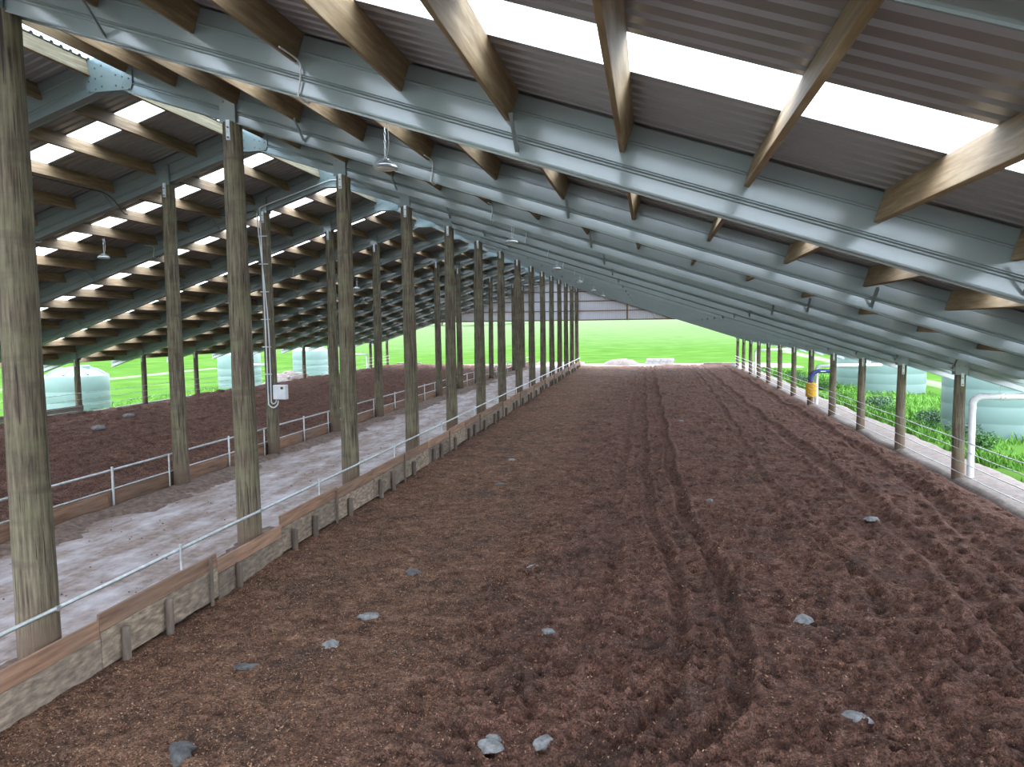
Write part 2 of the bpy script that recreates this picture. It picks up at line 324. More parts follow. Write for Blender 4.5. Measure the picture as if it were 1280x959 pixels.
def vnoise(x, y, sc, seed):
    r = np.random.default_rng(seed).random((256, 256)); x = x * sc + 1000.3; y = y * sc + 1000.7
    xi = np.floor(x).astype(int); yi = np.floor(y).astype(int); fx = x - xi; fy = y - yi
    fx = fx * fx * (3 - 2 * fx); fy = fy * fy * (3 - 2 * fy); xi %= 256; yi %= 256; x2 = (xi + 1) % 256; y2 = (yi + 1) % 256
    return (r[yi, xi] * (1 - fx) + r[yi, x2] * fx) * (1 - fy) + (r[y2, xi] * (1 - fx) + r[y2, x2] * fx) * fy - 0.5
def sstep(a, b_, x): t = np.clip((x - a) / (b_ - a), 0, 1); return t * t * (3 - 2 * t)

# ================================================================ THE GROUND
def hterr(x, y):
    z = np.full_like(x, -0.75)
    right = sstep(7.2, 7.6, x); z = z * (1 - right) + right * (-0.33 - 0.16 * sstep(8.5, 12, x))
    left = sstep(-25.2, -25.6, x); z = z * (1 - left) + left * (-0.30 - 0.95 * sstep(-26.5, -30.5, x))
    endy = sstep(71.2, 72.2, y); z = z * (1 - endy) + endy * np.where(x > -26, -0.38, np.minimum(-0.38, z))
    z = z + 13.0 * sstep(110, 420, y) + 9.0 * sstep(-60, -300, x) + 6.0 * sstep(60, 260, x)
    z += vnoise(x, y, 0.03, 5) * 1.2 * sstep(85, 160, y) + vnoise(x, y, 0.6, 6) * 0.08 * (right + left)
    return z
xs = np.unique(np.concatenate([np.linspace(-420, -60, 25), np.linspace(-60, -25, 36), [-25.4, -25.2], np.linspace(-25, 7, 9), [7.2, 7.4, 7.6], np.linspace(8, 30, 56), np.linspace(32, 320, 30)]))
ys = np.unique(np.concatenate([np.linspace(-60, 70, 66), [71.2, 71.7, 72.2], np.linspace(73, 130, 30), np.linspace(135, 600, 60)]))
XX, YY = np.meshgrid(xs, ys)
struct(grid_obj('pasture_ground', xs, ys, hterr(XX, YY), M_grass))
# gravel beside and behind the barn
def strip(name, x0, x1, y0, y1, n1, n2, m_, dz):
    xs = np.linspace(x0, x1, n1); ys = np.linspace(y0, y1, n2); A, B = np.meshgrid(xs, ys)
    ed = np.minimum(np.minimum(A - x0, x1 - A), np.minimum(B - y0, y1 - B)); jag = vnoise(A, B, 1.4, 31) * 0.5
    Z = hterr(A, B) + dz * sstep(-0.02, 0.35, ed + jag * 0.5) - 0.06 * (1 - sstep(0, 0.3, ed)) + vnoise(A, B, 5, 8) * 0.02
    return struct(grid_obj(name, xs, ys, Z, m_))
strip('gravel_strip', 7.15, 9.2, 2, 72, 24, 400, M_gravel, 0.09)
strip('unseen_gravel_yard', -40, 26, -45, 2.6, 60, 50, M_gravel, 0.09)  # unseen ground added behind the camera to bounce neutral light instead of green
strip('gravel_apron', -34, 14, 72.2, 79.5, 120, 40, M_gravel, 0.06)
strip('gravel_track', -56, -54, 2, 90, 14, 60, M_track, 0.07)
strip('gravel_track', 17.5, 19.5, 30, 120, 14, 70, M_track, 0.07)

# lane floor
fl = MB(); ny = 40
fl.box(-11.18, -6.52, 0, 76, -0.75, 0.0)
struct(fl.build('floor', M_lane))

# ---- bedding pens as height fields
def prints(Z, xs, ys, n, xr, yr, seed, rad=(0.045, 0.085), dep=(0.035, 0.075)):
    g = np.random.default_rng(seed); px = g.uniform(*xr, n); py = yr[0] * (yr[1] / yr[0]) ** g.random(n) if yr[0] > 0 else g.uniform(*yr, n)
    # prints come in trails: pull many toward wandering lines
    for x, y, in zip(px, py):
        r = g.uniform(*rad); d = g.uniform(*dep); a = g.uniform(0, 6.28); ec = g.uniform(1.0, 1.7)
        i0, i1 = np.searchsorted(xs, [x - 3 * r, x + 3 * r]); j0, j1 = np.searchsorted(ys, [y - 3 * r, y + 3 * r])
        if i1 <= i0 or j1 <= j0: continue
        A, B = np.meshgrid(xs[i0:i1] - x, ys[j0:j1] - y); ca, sa = math.cos(a), math.sin(a)
        u = (A * ca + B * sa) / ec; v_ = -A * sa + B * ca; q = (u * u + v_ * v_) / (r * r)
        Z[j0:j1, i0:i1] += -d * np.exp(-q ** 2.0) + 0.32 * d * np.exp(-((np.sqrt(q) - 1.5) ** 2) * 5)
    return Z
def bed_base(x, y):
    z = -0.27 + 0.14 * sstep(20, 70, y) + 0.05 * np.sin((x - 0.5) * 0.28)
    return z
xs = np.linspace(-6.5, 7.75, 430)
ny = 640; ys = 3.2 * (73.2 / 3.2) ** (np.arange(ny) / (ny - 1))
X_, Y_ = np.meshgrid(xs, ys)
Z = bed_base(X_, Y_)
act = 0.30 + 0.70 * sstep(-3.6, -0.6, X_ + vnoise(X_, Y_, 0.25, 3) * 2)        # trampled part
Z += act * (vnoise(X_, Y_, 1.1, 1) * 0.09 + vnoise(X_, Y_, 2.6, 2) * 0.045) + vnoise(X_, Y_, 0.35, 4) * 0.12 + vnoise(X_, Y_, 7.0, 9) * 0.028 + vnoise(X_, Y_, 14.0, 10) * 0.02
def rut(Z, path, w_, d):
    py = np.array([p[1] for p in path]); px = np.array([p[0] for p in path]); o = np.argsort(py)
    cx = np.interp(ys, py[o], px[o]) + 0.05 * np.sin(ys * 1.1)
    fade = sstep(py.min() - 0.3, py.min() + 0.8, ys)
    dx = X_ - cx[:, None]
    return Z - (d * np.exp(-(dx / w_) ** 4) - 0.5 * d * np.exp(-((np.abs(dx) - 1.45 * w_) / (0.5 * w_)) ** 2)) * fade[:, None]
main = [(0.2, 73), (0.3, 50), (0.45, 32), (0.6, 19), (0.78, 15.2), (1.12, 11.5), (1.15, 9.4), (0.9, 8.0), (0.4, 7.0), (-0.4, 6.2), (-1.6, 5.4)]


Z = rut(Z, [(-0.95, 73), (-0.9, 30), (-0.75, 15), (-0.6, 12), (-0.75, 9.5), (-1.1, 8.0), (-1.6, 6.5)], 0.13, 0.045)
Z = rut(Z, [(4.4, 73), (4.5, 40), (4.7, 20), (4.65, 13.5), (4.45, 10), (4.0, 7.0), (3.4, 5)], 0.2, 0.07)
Z = rut(Z, [(6.2, 73), (6.3, 25), (6.1, 18), (5.5, 12), (4.9, 8)], 0.16, 0.05)
Z = rut(Z, [(3.6, 73), (3.4, 40), (3.0, 25), (2.8, 16), (3.2, 11.5), (2.9, 8.5), (2.4, 6)], 0.12, 0.045)
Z = prints(Z, xs, ys, 5200, (-2.6, 7.2), (4.5, 70), 21)
Z = prints(Z, xs, ys, 420, (-0.5, 7.0), (5, 30), 22, (0.065, 0.11), (0.04, 0.085))
Z = prints(Z, xs, ys, 450, (-6.2, -2.6), (4.5, 60), 23, (0.05, 0.10), (0.015, 0.035))
Z = rut(Z, main, 0.13, 0.105)
Z = rut(Z, [(x - 0.72, y) for x, y in main], 0.11, 0.075)
# heaped edges: low berm along the pole line on the right, thin against the kerb on the left
Z += 0.10 * np.exp(-((X_ - 6.75 - vnoise(X_, Y_, 0.5, 12) * 0.5) / 0.35) ** 2) - 0.42 * sstep(7.15, 7.7, X_)
Z -= 0.5 * sstep(72.2, 73.2, Y_)
Zbed = Z
bed = grid_obj('wood_chip_bedding', xs, ys, Z, M_bed)
tag(bed, 'brown wood chip bedding trampled with hoofprints and tyre ruts in the right pen', 'bedding', kind='stuff')
bxs, bys = xs, ys
def bedz(x, y):
    i = min(max(int(np.searchsorted(bxs, x)), 1), len(bxs) - 1); j = min(max(int(np.searchsorted(bys, y)), 1), len(bys) - 1)
    return float(Zbed[j, i])
# left pen
xs = np.linspace(-25.5, -11.22, 230); ny = 420; ys = 8.0 * (73.0 / 8.0) ** (np.arange(ny) / (ny - 1))
X_, Y_ = np.meshgrid(xs, ys)
Z = -0.06 + 0.10 * sstep(-14, -24, X_) + vnoise(X_, Y_, 0.4, 41) * 0.2 + vnoise(X_ * 2.0, Y_ * 0.6, 1.2, 42) * 0.14 + vnoise(X_, Y_, 3.2, 43) * 0.14 + vnoise(X_, Y_, 7, 44) * 0.09
Z -= 0.10 * sstep(-12.6, -11.3, X_); Z -= 0.45 * sstep(-25.1, -25.5, X_) + 0.5 * sstep(72, 73, Y_)
tag(grid_obj('turned_bedding', xs, ys, Z, M_bedL), 'dark brown turned bedding filling the left pen beyond the concrete lane', 'bedding', kind='stuff')
# loose dirt trodden against the kerbs on the lane
xs = np.linspace(-11.05, -9.7, 60); ys = np.linspace(6, 76, 900); X_, Y_ = np.meshgrid(xs, ys)
Z = 0.10 * sstep(-10.15, -11.0, X_ + vnoise(X_, Y_, 0.8, 51) * 0.9 + vnoise(X_, Y_, 3, 52) * 0.3) - 0.02 + vnoise(X_, Y_, 8, 53) * 0.03
tag(grid_obj('loose_dirt', xs, ys, Z, M_dirt), 'loose brown dirt trodden along the far left edge of the concrete lane', 'dirt', kind='stuff')
xs = np.linspace(-7.6, -6.57, 40); ys = np.linspace(3, 76, 900); X_, Y_ = np.meshgrid(xs, ys)
Z = 0.055 * sstep(-7.0, -6.6, X_ + vnoise(X_, Y_, 0.9, 61) * 0.9 + vnoise(X_, Y_, 4, 62) * 0.2) - 0.022 + vnoise(X_, Y_, 8, 63) * 0.025
tag(grid_obj('loose_dirt', xs, ys, Z, M_dirt), 'thin line of loose dirt against the near kerb boards of the lane', 'dirt', kind='stuff')

# ================================================================ THE ROOF
SH = 0.595                                   # roof sheet above rafter underside
cosA = math.cos(ANG); sinA = math.sin(ANG)
SKY_R = [(Y1 + (k - 1) * S + 2.27, Y1 + (k - 1) * S + 3.03) for k in range(K0, K1)]
SKY_L = [(FY(k) + 1.80, FY(k) + 2.50) for k in range(K0, K1)]
def profile(y0, y1):
    pts = []; i0 = math.floor(y0 / 0.2) - 1; i1 = math.ceil(y1 / 0.2) + 1
    for i in range(i0, i1 + 1):
        c = i * 0.2
        for dy, dz in ((-0.1, 0.0), (-0.042, 0.0), (-0.022, 0.032), (0.022, 0.032), (0.042, 0.0)):
            pts.append((c + dy, dz))
    def zat(y):
        for (a, za), (b_, zb_) in zip(pts, pts[1:]):
            if a <= y <= b_: return za + (zb_ - za) * (y - a) / (b_ - a)
        return 0
    out = [(y0, zat(y0))] + [p for p in pts if y0 < p[0] < y1] + [(y1, zat(y1))]
    return out
def sheet_strip(mb, side, y0, y1):
    xa = RX + side * 0.40; xb = EAVE_R - 0.02 if side > 0 else EAVE_L + 0.02
    pr = profile(y0, y1); vs = []; n = len(pr)
    for x in (xa, xb):
        z0 = zb(x) + SH
        for y, dz in pr: vs.append((x + side * sinA * dz * 0, y, z0 + dz / cosA))
    for x in (xa, xb):
        z0 = zb(x) + SH + 0.003
        for y, dz in pr: vs.append((x, y, z0 + dz / cosA))
    fs = [(i, i + 1, n + i + 1, n + i) for i in range(n - 1)] + [(2 * n + i, 3 * n + i, 3 * n + i + 1, 2 * n + i + 1) for i in range(n - 1)]
    mb.add(vs, fs if side > 0 else [f[::-1] for f in fs])
wn = 1
for side, SKY in ((1, SKY_R), (-1, SKY_L)):
    mb = MB(); y = YS
    for a, b_ in SKY: sheet_strip(mb, side, y, a); y = b_
    sheet_strip(mb, side, y, YEND)
    struct(mb.build('ceiling', M_sheet))
    for a, b_ in SKY:
        m1 = MB(); xa = RX + side * 0.40; xb = EAVE_R - 0.02 if side > 0 else EAVE_L + 0.02
        pr = profile(a - 0.02, b_ + 0.02); n = len(pr); vs = []
        for x in (xa, xb):
            for yy, dz in pr: vs.append((x, yy, zb(x) + SH + 0.006 + dz / cosA))
        m1.add(vs, [(i, i + 1, n + i + 1, n + i) for i in range(n - 1)])
        struct(m1.build('window_%d' % wn, M_clear)); wn += 1
# raised translucent ridge cap
mb = MB(); zr = zb(RX) + SH
cap = [(-0.62, -0.62 * SL + 0.045), (-0.30, 0.02), (-0.22, 0.12), (0, 0.16), (0.22, 0.12), (0.30, 0.02), (0.62, -0.62 * SL + 0.045)]
vs = [(RX + dx, y, zr + dz) for y in (YS, YEND) for dx, dz in cap]; n = len(cap)
mb.add(vs, [(i, i + 1, n + i + 1, n + i) for i in range(n - 1)]); struct(mb.build('trim_1', M_ridge))

# ---- steel frames
WEB = [(-0.0985, 0.0), (-0.09, 0.13), (-0.108, 0.142), (-0.108, 0.156), (-0.09, 0.170), (-0.078, 0.178), (-0.078, 0.186), (-0.09, 0.196), (-0.09, 0.392), (-0.104, 0.402), (-0.104, 0.414), (-0.09, 0.424), (-0.09, 0.565), (-0.082, 0.58)]
HT = SH - 0.018
prof = [(y, z * HT / 0.58) for y, z in WEB] + [(-y, z * HT / 0.58) for y, z in WEB[::-1]]
prof = [(-0.075, 0.0)] and prof
def rafter_mesh(side):
    mb = MB(); xa = 0.0; xb = (EAVE_R - RX) if side > 0 else (EAVE_L - RX)
    poly = [(0, y, z) for y, z in prof]; n = len(poly)
    vs = []
    for x in (xa, xb):
        for _, y, z in poly: vs.append((x, y, -SL * abs(x) + z))
    fs = [(i, (i + 1) % n, n + (i + 1) % n, n + i) for i in range(n)] + [tuple(range(n)), tuple(range(2 * n - 1, n - 1, -1))]
    if side < 0: fs = [f[::-1] for f in fs]
    mb.add(vs, fs)
    # hollow line between the two halves on the underside
    mb.add([(xa, -0.006, -0.001), (xb, -0.006, -SL * abs(xb) - 0.001), (xb, 0.006, -SL * abs(xb) - 0.001), (xa, 0.006, -0.001)], [(0, 1, 2, 3)])
    # folded lip along the bottom edge
    for sy in (-1, 1):
        vs = []
        for x in (xa, xb):
            for y, z in ((0.092, -0.012), (0.104, -0.012), (0.104, 0.006), (0.092, 0.006)): vs.append((x, sy * y, -SL * abs(x) + z))
        mb.add(vs, [(0, 1, 5, 4), (1, 2, 6, 5), (2, 3, 7, 6), (3, 0, 4, 7), (0, 3, 2, 1), (4, 5, 6, 7)])
    return mb.mesh('rafter', M_steel)
ME_raf = {1: rafter_mesh(1), -1: rafter_mesh(-1)}
mb = MB()
hexa = [(-0.42, -0.085), (-0.40, -0.09), (0.40, -0.09), (0.43, 0.0), (0.44, 0.28), (0.22, 0.47), (0, 0.545), (-0.22, 0.47), (-0.44, 0.28), (-0.43, 0.0)]
mb.extr([(x, 0, z) for x, z in hexa], (0, -0.118, 0), (0, -0.106, 0)); mb.extr([(x, 0, z) for x, z in hexa], (0, 0.106, 0), (0, 0.118, 0))
ME_apex = mb.mesh('apex_plate', M_steel)
mb = MB()
for sx_ in (-1, 1):
    for i in range(3):
        for j in range(3):
            x = sx_ * (0.13 + 0.12 * i); z = -0.02 + 0.17 * j - (x * sx_) * 0.30 + 0.05
            for sy in (-1, 1): mb.tube([(x, sy * 0.112, z), (x, sy * 0.130, z)], 0.014, 6)
ME_abolt = mb.mesh('bolt_set', M_bolt)
PX_R = [-8.50, -7.62, -6.53, -5.46, -4.40, -3.32, -2.26, -1.22, -0.17, 0.92, 2.00, 3.08, 4.16, 5.24, 6.32, 7.40, 8.30, 9.06]
PX_L = [-9.34, -10.30, -11.38, -12.46, -13.52, -14.58, -15.64, -16.70, -17.76, -18.82, -19.88, -20.94, -22.0, -23.06, -24.12, -25.18, -26.10, -26.86]
BR_R = [-5.46, -1.22, 3.08, 7.40]; BR_L = [-12.46, -16.70, -20.94]
def brace_mesh(px):
    # strap from the purlin underside back to the rafter's bottom flange
    side = 1 if px > RX else -1; x = px - RX; z = -SL * abs(x); mb = MB()
    for dx in (-0.02, 0.02):
        a = Vector((x + dx, -0.42, z + 0.30)); b_ = Vector((x + dx, -0.095, z + 0.03))
        t = 0.003 if dx < 0 else 0.003
        if dx < 0: mb.add([a, b_, b_ + Vector((0.04, 0, -0.0)), a + Vector((0.04, 0, 0)), a + Vector((0, 0, 0.004)), b_ + Vector((0, 0, 0.004)), b_ + Vector((0.04, 0, 0.004)), a + Vector((0.04, 0, 0.004))], [(0, 1, 2, 3), (7, 6, 5, 4), (0, 4, 5, 1), (1, 5, 6, 2), (2, 6, 7, 3), (3, 7, 4, 0)])
        else: mb.add([a, b_, b_ + Vector((0, 0, -0.04)), a + Vector((0, 0, -0.04))], [(0, 1, 2, 3)])
    return mb.mesh('fly_brace', M_steel)
ME_br = {p: brace_mesh(p) for p in BR_R + BR_L}
def fdesc(k):
    if k == -1: return 'grey-green steel roof frame behind the camera, two bays back'
    if k == 0: return 'grey-green steel roof frame crossing only the top right corner'
    if k == 1: return 'grey-green steel roof frame nearest in view, sweeping across the top of the photo'
    if k == 15: return 'last grey-green steel roof frame, fixed against the pale far gable wall'
    return 'grey-green steel roof frame carried by the %s pole from the camera beside the lane' % ORD[k]
for k in range(K0, K1 + 1):
    if k == -1: lab = 'steel roof frame just behind the camera, out of sight'
    f_ = thing('steel_roof_frame', fdesc(k), 'roof frame', (RX, FY(k), zb(RX)), 'steel roof frames')
    for s_ in (1, -1): obj('rafter', ME_raf[s_], f_)
    ap = obj('apex_plate', ME_apex, f_); obj('bolt_set', ME_abolt, ap)
    for p in BR_R + BR_L: obj('fly_brace', ME_br[p], f_)

# ---- purlins
def purlin_mesh(side):
    mb = MB(); L = (S - 0.19) / 2; mb.box(-0.025, 0.025, -L, L, -0.285, 0.0, 0.004); return mb.mesh('timber_purlin', M_purlin)
def purlin_mesh_v(seed):
    r = random.Random(seed); mb = MB(); L = (S - 0.19) / 2; n = 8; w0 = 0.025
    for i in range(n):
        pass
    mb.box(-w0, w0, -L, L, -0.285, 0.0, 0.004); return mb.mesh('timber_purlin', M_purlin)
ME_pur = purlin_mesh(1)
cand = []
for k in range(K0, K1):
    for side, PX in ((1, PX_R), (-1, PX_L)):
        for i, x in enumerate(PX):
            score = math.hypot(FY(k) + S / 2, x) + (0 if side < 0 else (FY(k) - 2.6) * 0.7) + (60 if k < 0 else 0)
            cand.append((score, k, side, i, x))
cand.sort(); rest = MB()
def pname(side, i, k):
    sl = 'right' if side > 0 else 'left'
    if i == 0: pos = 'ridge'
    elif i == 17: pos = 'eave'
    else: pos = ORD[i] + ' down from the ridge'
    if k == -1: bay = 'in the bay over the camera'
    elif k == 0: bay = 'before the nearest steel frame'
    else: bay = 'between %s and %s steel frames' % (ORD[k], ORD[k + 1])
    return 'timber purlin, %s, %s roof slope, %s' % (pos, sl, bay)
for n_, (sc_, k, side, i, x) in enumerate(cand):
    loc = Vector((x, FY(k) + S / 2, zb(x) + SH - 0.004)); ry = side * ANG
    if n_ < 300:
        o = bpy.data.objects.new('timber_purlin', ME_pur); COL.objects.link(o); o.location = loc; o.rotation_euler = (0, ry, 0)
        if k == 0: o.location.y = (FY(0) + FY(1)) / 2; o.scale = (1, (S + 0.29 - 0.19) / (S - 0.19), 1)
        tag(o, pname(side, i, k), 'purlin', 'timber purlins under the roof sheets')
    else:
        L = (S - 0.19) / 2; R3 = Matrix.Rotation(ry, 3, 'Y')
        vs = [R3 @ Vector((a, b_, c)) + loc for c in (-0.285, 0) for a, b_ in ((-0.025, -L), (0.025, -L), (0.025, L), (-0.025, L))]
        rest.add(vs, [(3, 2, 1, 0), (4, 5, 6, 7), (0, 1, 5, 4), (1, 2, 6, 5), (2, 3, 7, 6), (3, 0, 4, 7)])
tag(rest.build('timber_purlin', M_purlin), 'small distant timber purlins in the far bays of the roof', 'purlin', kind='stuff')

# ---- far gable wall
yw = FY(15) + 0.26; zw0 = H + 0.40
mb = MB(); pts = []; x = EAVE_L + 3.0
xl = RX - (zb(RX) + SH - zw0) / SL; xr = RX + (zb(RX) + SH - zw0) / SL
xx = xl
cols = []
while xx < xr:
    for dx, dy in ((0, 0), (0.11, 0), (0.13, 0.03), (0.17, 0.03), (0.19, 0)):
        if xx + dx < xr: cols.append((xx + dx, dy))
    xx += 0.19
vs = []
for x, dy in cols: vs.append((x, yw + dy, zw0)); vs.append((x, yw + dy, max(zw0 + 0.001, zb(x) + SH - 0.01)))
mb.add(vs, [(2 * i, 2 * i + 2, 2 * i + 3, 2 * i + 1) for i in range(len(cols) - 1)])
struct(mb.build('wall_far', M_wallsheet))
for n_, z in enumerate((zw0 + 0.06, H + 1.30, H + 2.20, H + 3.08)):
    hw = (zb(RX) + SH - 0.35 - z) / SL
    o = MB().box(-hw, hw, -0.045, 0, -0.045, 0.045).build('timber_girt', M_purlin, loc=(RX, yw - 0.005, z))
    tag(o, 'horizontal timber girt on the far gable wall, %s' % ['lowest, along its bottom edge', 'second from the bottom', 'third from the bottom', 'shortest and topmost'][n_], 'girt', 'timber girts of the far gable')
for x, w_ in ((-2.11, 'right of the lane poles'), (-15.7, 'left of the lane poles')):
    zt = zb(x) - 0.02
    o = MB().box(-0.07, 0.07, -0.16, -0.05, zw0 - 0.02, zt).build('gable_stud', M_purlin, loc=(x, yw, 0)); tag(o, 'short upright timber stud on the far gable wall, ' + w_, 'stud', 'gable studs')

# ================================================================ POLES
def pole_mesh(h, r0, r1, seed):
    n = 20; m_ = 26; r = random.Random(seed); mb = MB(); vs = []; fs = []
    for i in range(m_ + 1):
        t = i / m_; z = -0.6 + (h + 0.6) * t; rad = r0 + (r1 - r0) * t
        ox = 0.012 * math.sin(t * 4 + seed); oy = 0.012 * math.cos(t * 3.1 + seed * 2)
        for k in range(n):
            a = 2 * math.pi * k / n; q = rad * (1 + 0.035 * mnoise.noise(Vector((math.cos(a) * 1.3, math.sin(a) * 1.3 + seed, z * 1.6))))
            vs.append((ox + q * math.cos(a), oy + q * math.sin(a), z))
    for i in range(m_):
        for k in range(n): fs.append((i * n + k, i * n + (k + 1) % n, (i + 1) * n + (k + 1) % n, (i + 1) * n + k))
    fs += [tuple(range(n - 1, -1, -1)), tuple(range(m_ * n, (m_ + 1) * n))]
    mb.add(vs, fs); me = mb.mesh('shaft', M_pole, True); me.set_sharp_from_angle(angle=math.radians(50)); return me
def bracket(parent, x0, h, r, big):
    mb = MB(); zt = 0.42 if big else 0.30
    mb.extr([(-0.165, 0, h - 0.02), (0.125, 0, h - 0.02), (0.125, -0.03, h - 0.02), (0.131, -0.03, h - 0.02), (0.131, 0.01, h - 0.02), (-0.165, 0.01, h - 0.02)][:0] or [(-0.165, -0.128, h - 0.02), (0.125, -0.128, h - 0.02), (0.125, -0.16, h - 0.02), (0.131, -0.16, h - 0.02), (0.131, -0.118, h - 0.02), (-0.165, -0.118, h - 0.02)], (0, 0, 0), (0, 0, zt + 0.02))
    br = mb.build('bracket', M_steel, parent)
    MB().box(-0.165, 0.125, 0.118, 0.128, h - 0.02, h + zt).build('bracket', M_steel, parent)
    mb = MB(); mb.box(-0.035, 0.035, -r - 0.012, -r - 0.002, h - 0.30, h + 0.02); mb.box(-0.035, 0.035, -r - 0.002, -0.118, h - 0.02, h - 0.008)
    st = mb.build('strap', M_galv, br)
    mb = MB()
    for z in (h - 0.26, h - 0.10): mb.tube([(0, -r - 0.010, z), (0, -r - 0.035, z)], 0.016, 6)
    for sx_ in (-0.09, 0.06): mb.tube([(sx_, -0.126, h + zt - 0.10), (sx_, -0.142, h + zt - 0.10)], 0.016, 6)
    mb.build('bolt', M_bolt, br)
def pole(x, k, r0, r1, gz, label, group, seed):
    h = zb(x) - 0.015 - gz
    t = thing('timber_pole', label, 'pole', (x, FY(k), gz), group)
    obj('shaft', pole_mesh(h, r0, r1, seed), t); bracket(t, x, h, r1, x > -20 and x < 0); return t
for k in range(0, 16):
    if k == 0: lab = 'thick round timber pole beside the lane, just left of the camera'
    elif k == 1: lab = 'thickest, nearest round timber pole, at the left edge of the photo'
    elif k == 15: lab = 'last and thinnest round timber pole beside the near kerb, under the gable wall'
    else: lab = '%s round timber pole from the camera along the near kerb of the lane' % ORD[k]
    pole(XA, k, 0.205 if k > 1 else 0.225, 0.155 if k > 1 else 0.165, -0.0, lab, 'round poles along the near kerb', k * 3 + 1)
for k in range(1, 16):
    pole(XB, k, 0.185, 0.145, 0.0, ('round timber pole of the far kerb outside the left edge of the photo' if k == 1 else 'round timber pole of the far kerb hidden behind the thickest near pole' if k == 2 else '%s clearly seen round timber pole from the camera along the far kerb' % ORD[k - 2]) if k != 4 else 'round timber pole carrying white conduits and a white box, by the far kerb', 'round poles along the far kerb', k * 5 + 100)
for k in range(3, 16):
    if k == 3: lab = 'round eave pole just outside the right edge of the photo'
    elif k == 4: lab = 'round timber pole with a white downpipe beside it, nearest at the right edge'
    else: lab = '%s round timber eave pole from the camera in the right outer row' % ORD[k - 3]
    pole(XR, k, 0.155, 0.125, -0.25, lab, 'round poles along the right eave', k * 7 + 200)
for k in range(5, 16):
    pole(XE, k, 0.145, 0.12, -0.1, 'round eave pole of the far left row hidden behind the thickest near pole' if k == 5 else '%s round timber eave pole from the camera in the far left outer row' % ORD[k - 5], 'round poles along the far left eave', k * 9 + 300)

# ================================================================ KERBS AND RAILS
# near kerb: two boards high, stakes on the pen side
kt = thing('timber_kerb', 'two-board timber kerb with stakes between the concrete lane and the right pen', 'kerb', (XA + 0.28, 0, 0))
rr = random.Random(3)
segs = []
for k in range(0, 16):
    a = Y1 + (k - 1) * S; segs += [(a + 0.55, a + S * 0.55 + 0.55), (a + S * 0.55 + 0.55, a + S + 0.55)]
for n_, (a, b_) in enumerate(segs):
    sag = [0, 0, 0, -0.02, 0.02][n_ % 5] + rr.uniform(-0.02, 0.02); off = rr.uniform(-0.008, 0.008)
    if b_ > 73: continue
    zt = 0.385 + sag
    if 10.2 < (a + b_) / 2 < 12.2: zt -= 0.10
    if b_ < 9: zt = 0.31
    o = MB().box(-0.022, 0.022, 0, b_ - a - 0.012, -0.215, 0, 0.004).build('upper_board', M_board, kt, (off, a, zt)); o.rotation_euler = (rr.uniform(-0.004, 0.004), 0, 0)
    o = MB().box(-0.022, 0.022, 0, b_ - a - 0.012, -0.44, 0, 0.004).build('lower_board', M_lowboard, kt, (off + 0.012, a + 0.0, zt - 0.222))
for k in range(0, 15):
    for d, h in ((0.9, 0.02), (1.75, 0.05), (2.75, 0.36), (3.5, 0.0)):
        y = FY(k) + d + rr.uniform(-0.06, 0.06)
        if k == 0 and d < 1: continue
        r_ = 0.055 if h < 0.1 else 0.05
        mb = MB()
        if h < 0.1: mb.tube([(0, 0, -0.5), (0, 0, h + 0.02), (0.0, 0.005, h + 0.05)], [r_, r_, r_ * 0.8], 10)
        else: mb.box(-0.025, 0.012, -0.022, 0.022, -0.5, h, 0.004)
        mb.build('stake', M_stake, kt, (0.095, y, 0.02))
# pipe rail of the near kerb
ft = thing('pipe_rail', 'galvanised pipe rail with short posts along the near kerb of the lane', 'rail', (XA + 0.21, 0, 0))
mb = MB(); mb.tube([(0, FY(0) - 1.0 + i * 2.25, 0.640 + 0.004 * math.sin(i * 1.7)) for i in range(32)], 0.024, 10); autosmooth(mb.build('rail', M_galv, ft))
for k in range(0, 15):
    y = FY(k) + 2.22
    mb = MB(); mb.tube([(0.05, y, -0.1), (0.05, y, 0.73)], 0.019, 8); mb.box(0.0, 0.052, y - 0.03, y + 0.03, 0.605, 0.615); mb.build('rail_post', M_galv, ft)
for k in range(1, 16):
    mb = MB(); mb.tube([(-0.055, FY(k) + 0.02, 0.640), (0.03, FY(k) + 0.02, 0.640)], 0.034, 8); mb.build('clamp', M_galv, ft)
# far kerb
kt = thing('timber_kerb', 'low single-board timber kerb between the concrete lane and the left pen', 'kerb', (XB - 0.2, 0, 0))
for k in range(1, 16):
    for a, b_ in ((FY(k) - S + 0.0, FY(k) - S / 2), (FY(k) - S / 2, FY(k))):
        MB().box(-0.022, 0.022, 0, b_ - a - 0.01, -0.62, 0.345 + rr.uniform(-0.01, 0.01), 0.004).build('kerb_board', M_board, kt, (rr.uniform(-0.01, 0.01), a, 0))
ft = thing('pipe_rail', 'two galvanised pipe rails with posts along the far kerb of the lane', 'rail', (XB - 0.2, 0, 0))
for z, r_ in ((0.78, 0.024), (0.375, 0.016)):
    mb = MB(); mb.tube([(0, FY(0) + 0.5 + i * 2.25, z) for i in range(32)], r_, 8); autosmooth(mb.build('rail', M_galv, ft))
for k in range(1, 16):
    mb = MB(); mb.tube([(0.05, FY(k) - S / 2 + 0.1, -0.05), (0.05, FY(k) - S / 2 + 0.1, 0.86)], 0.026, 8); mb.build('rail_post', M_galv, ft)
    mb = MB(); mb.tube([(0.03, FY(k) - 0.21, -0.05), (0.03, FY(k) - 0.21, 0.80)], 0.02, 8); mb.build('rail_post', M_galv, ft)
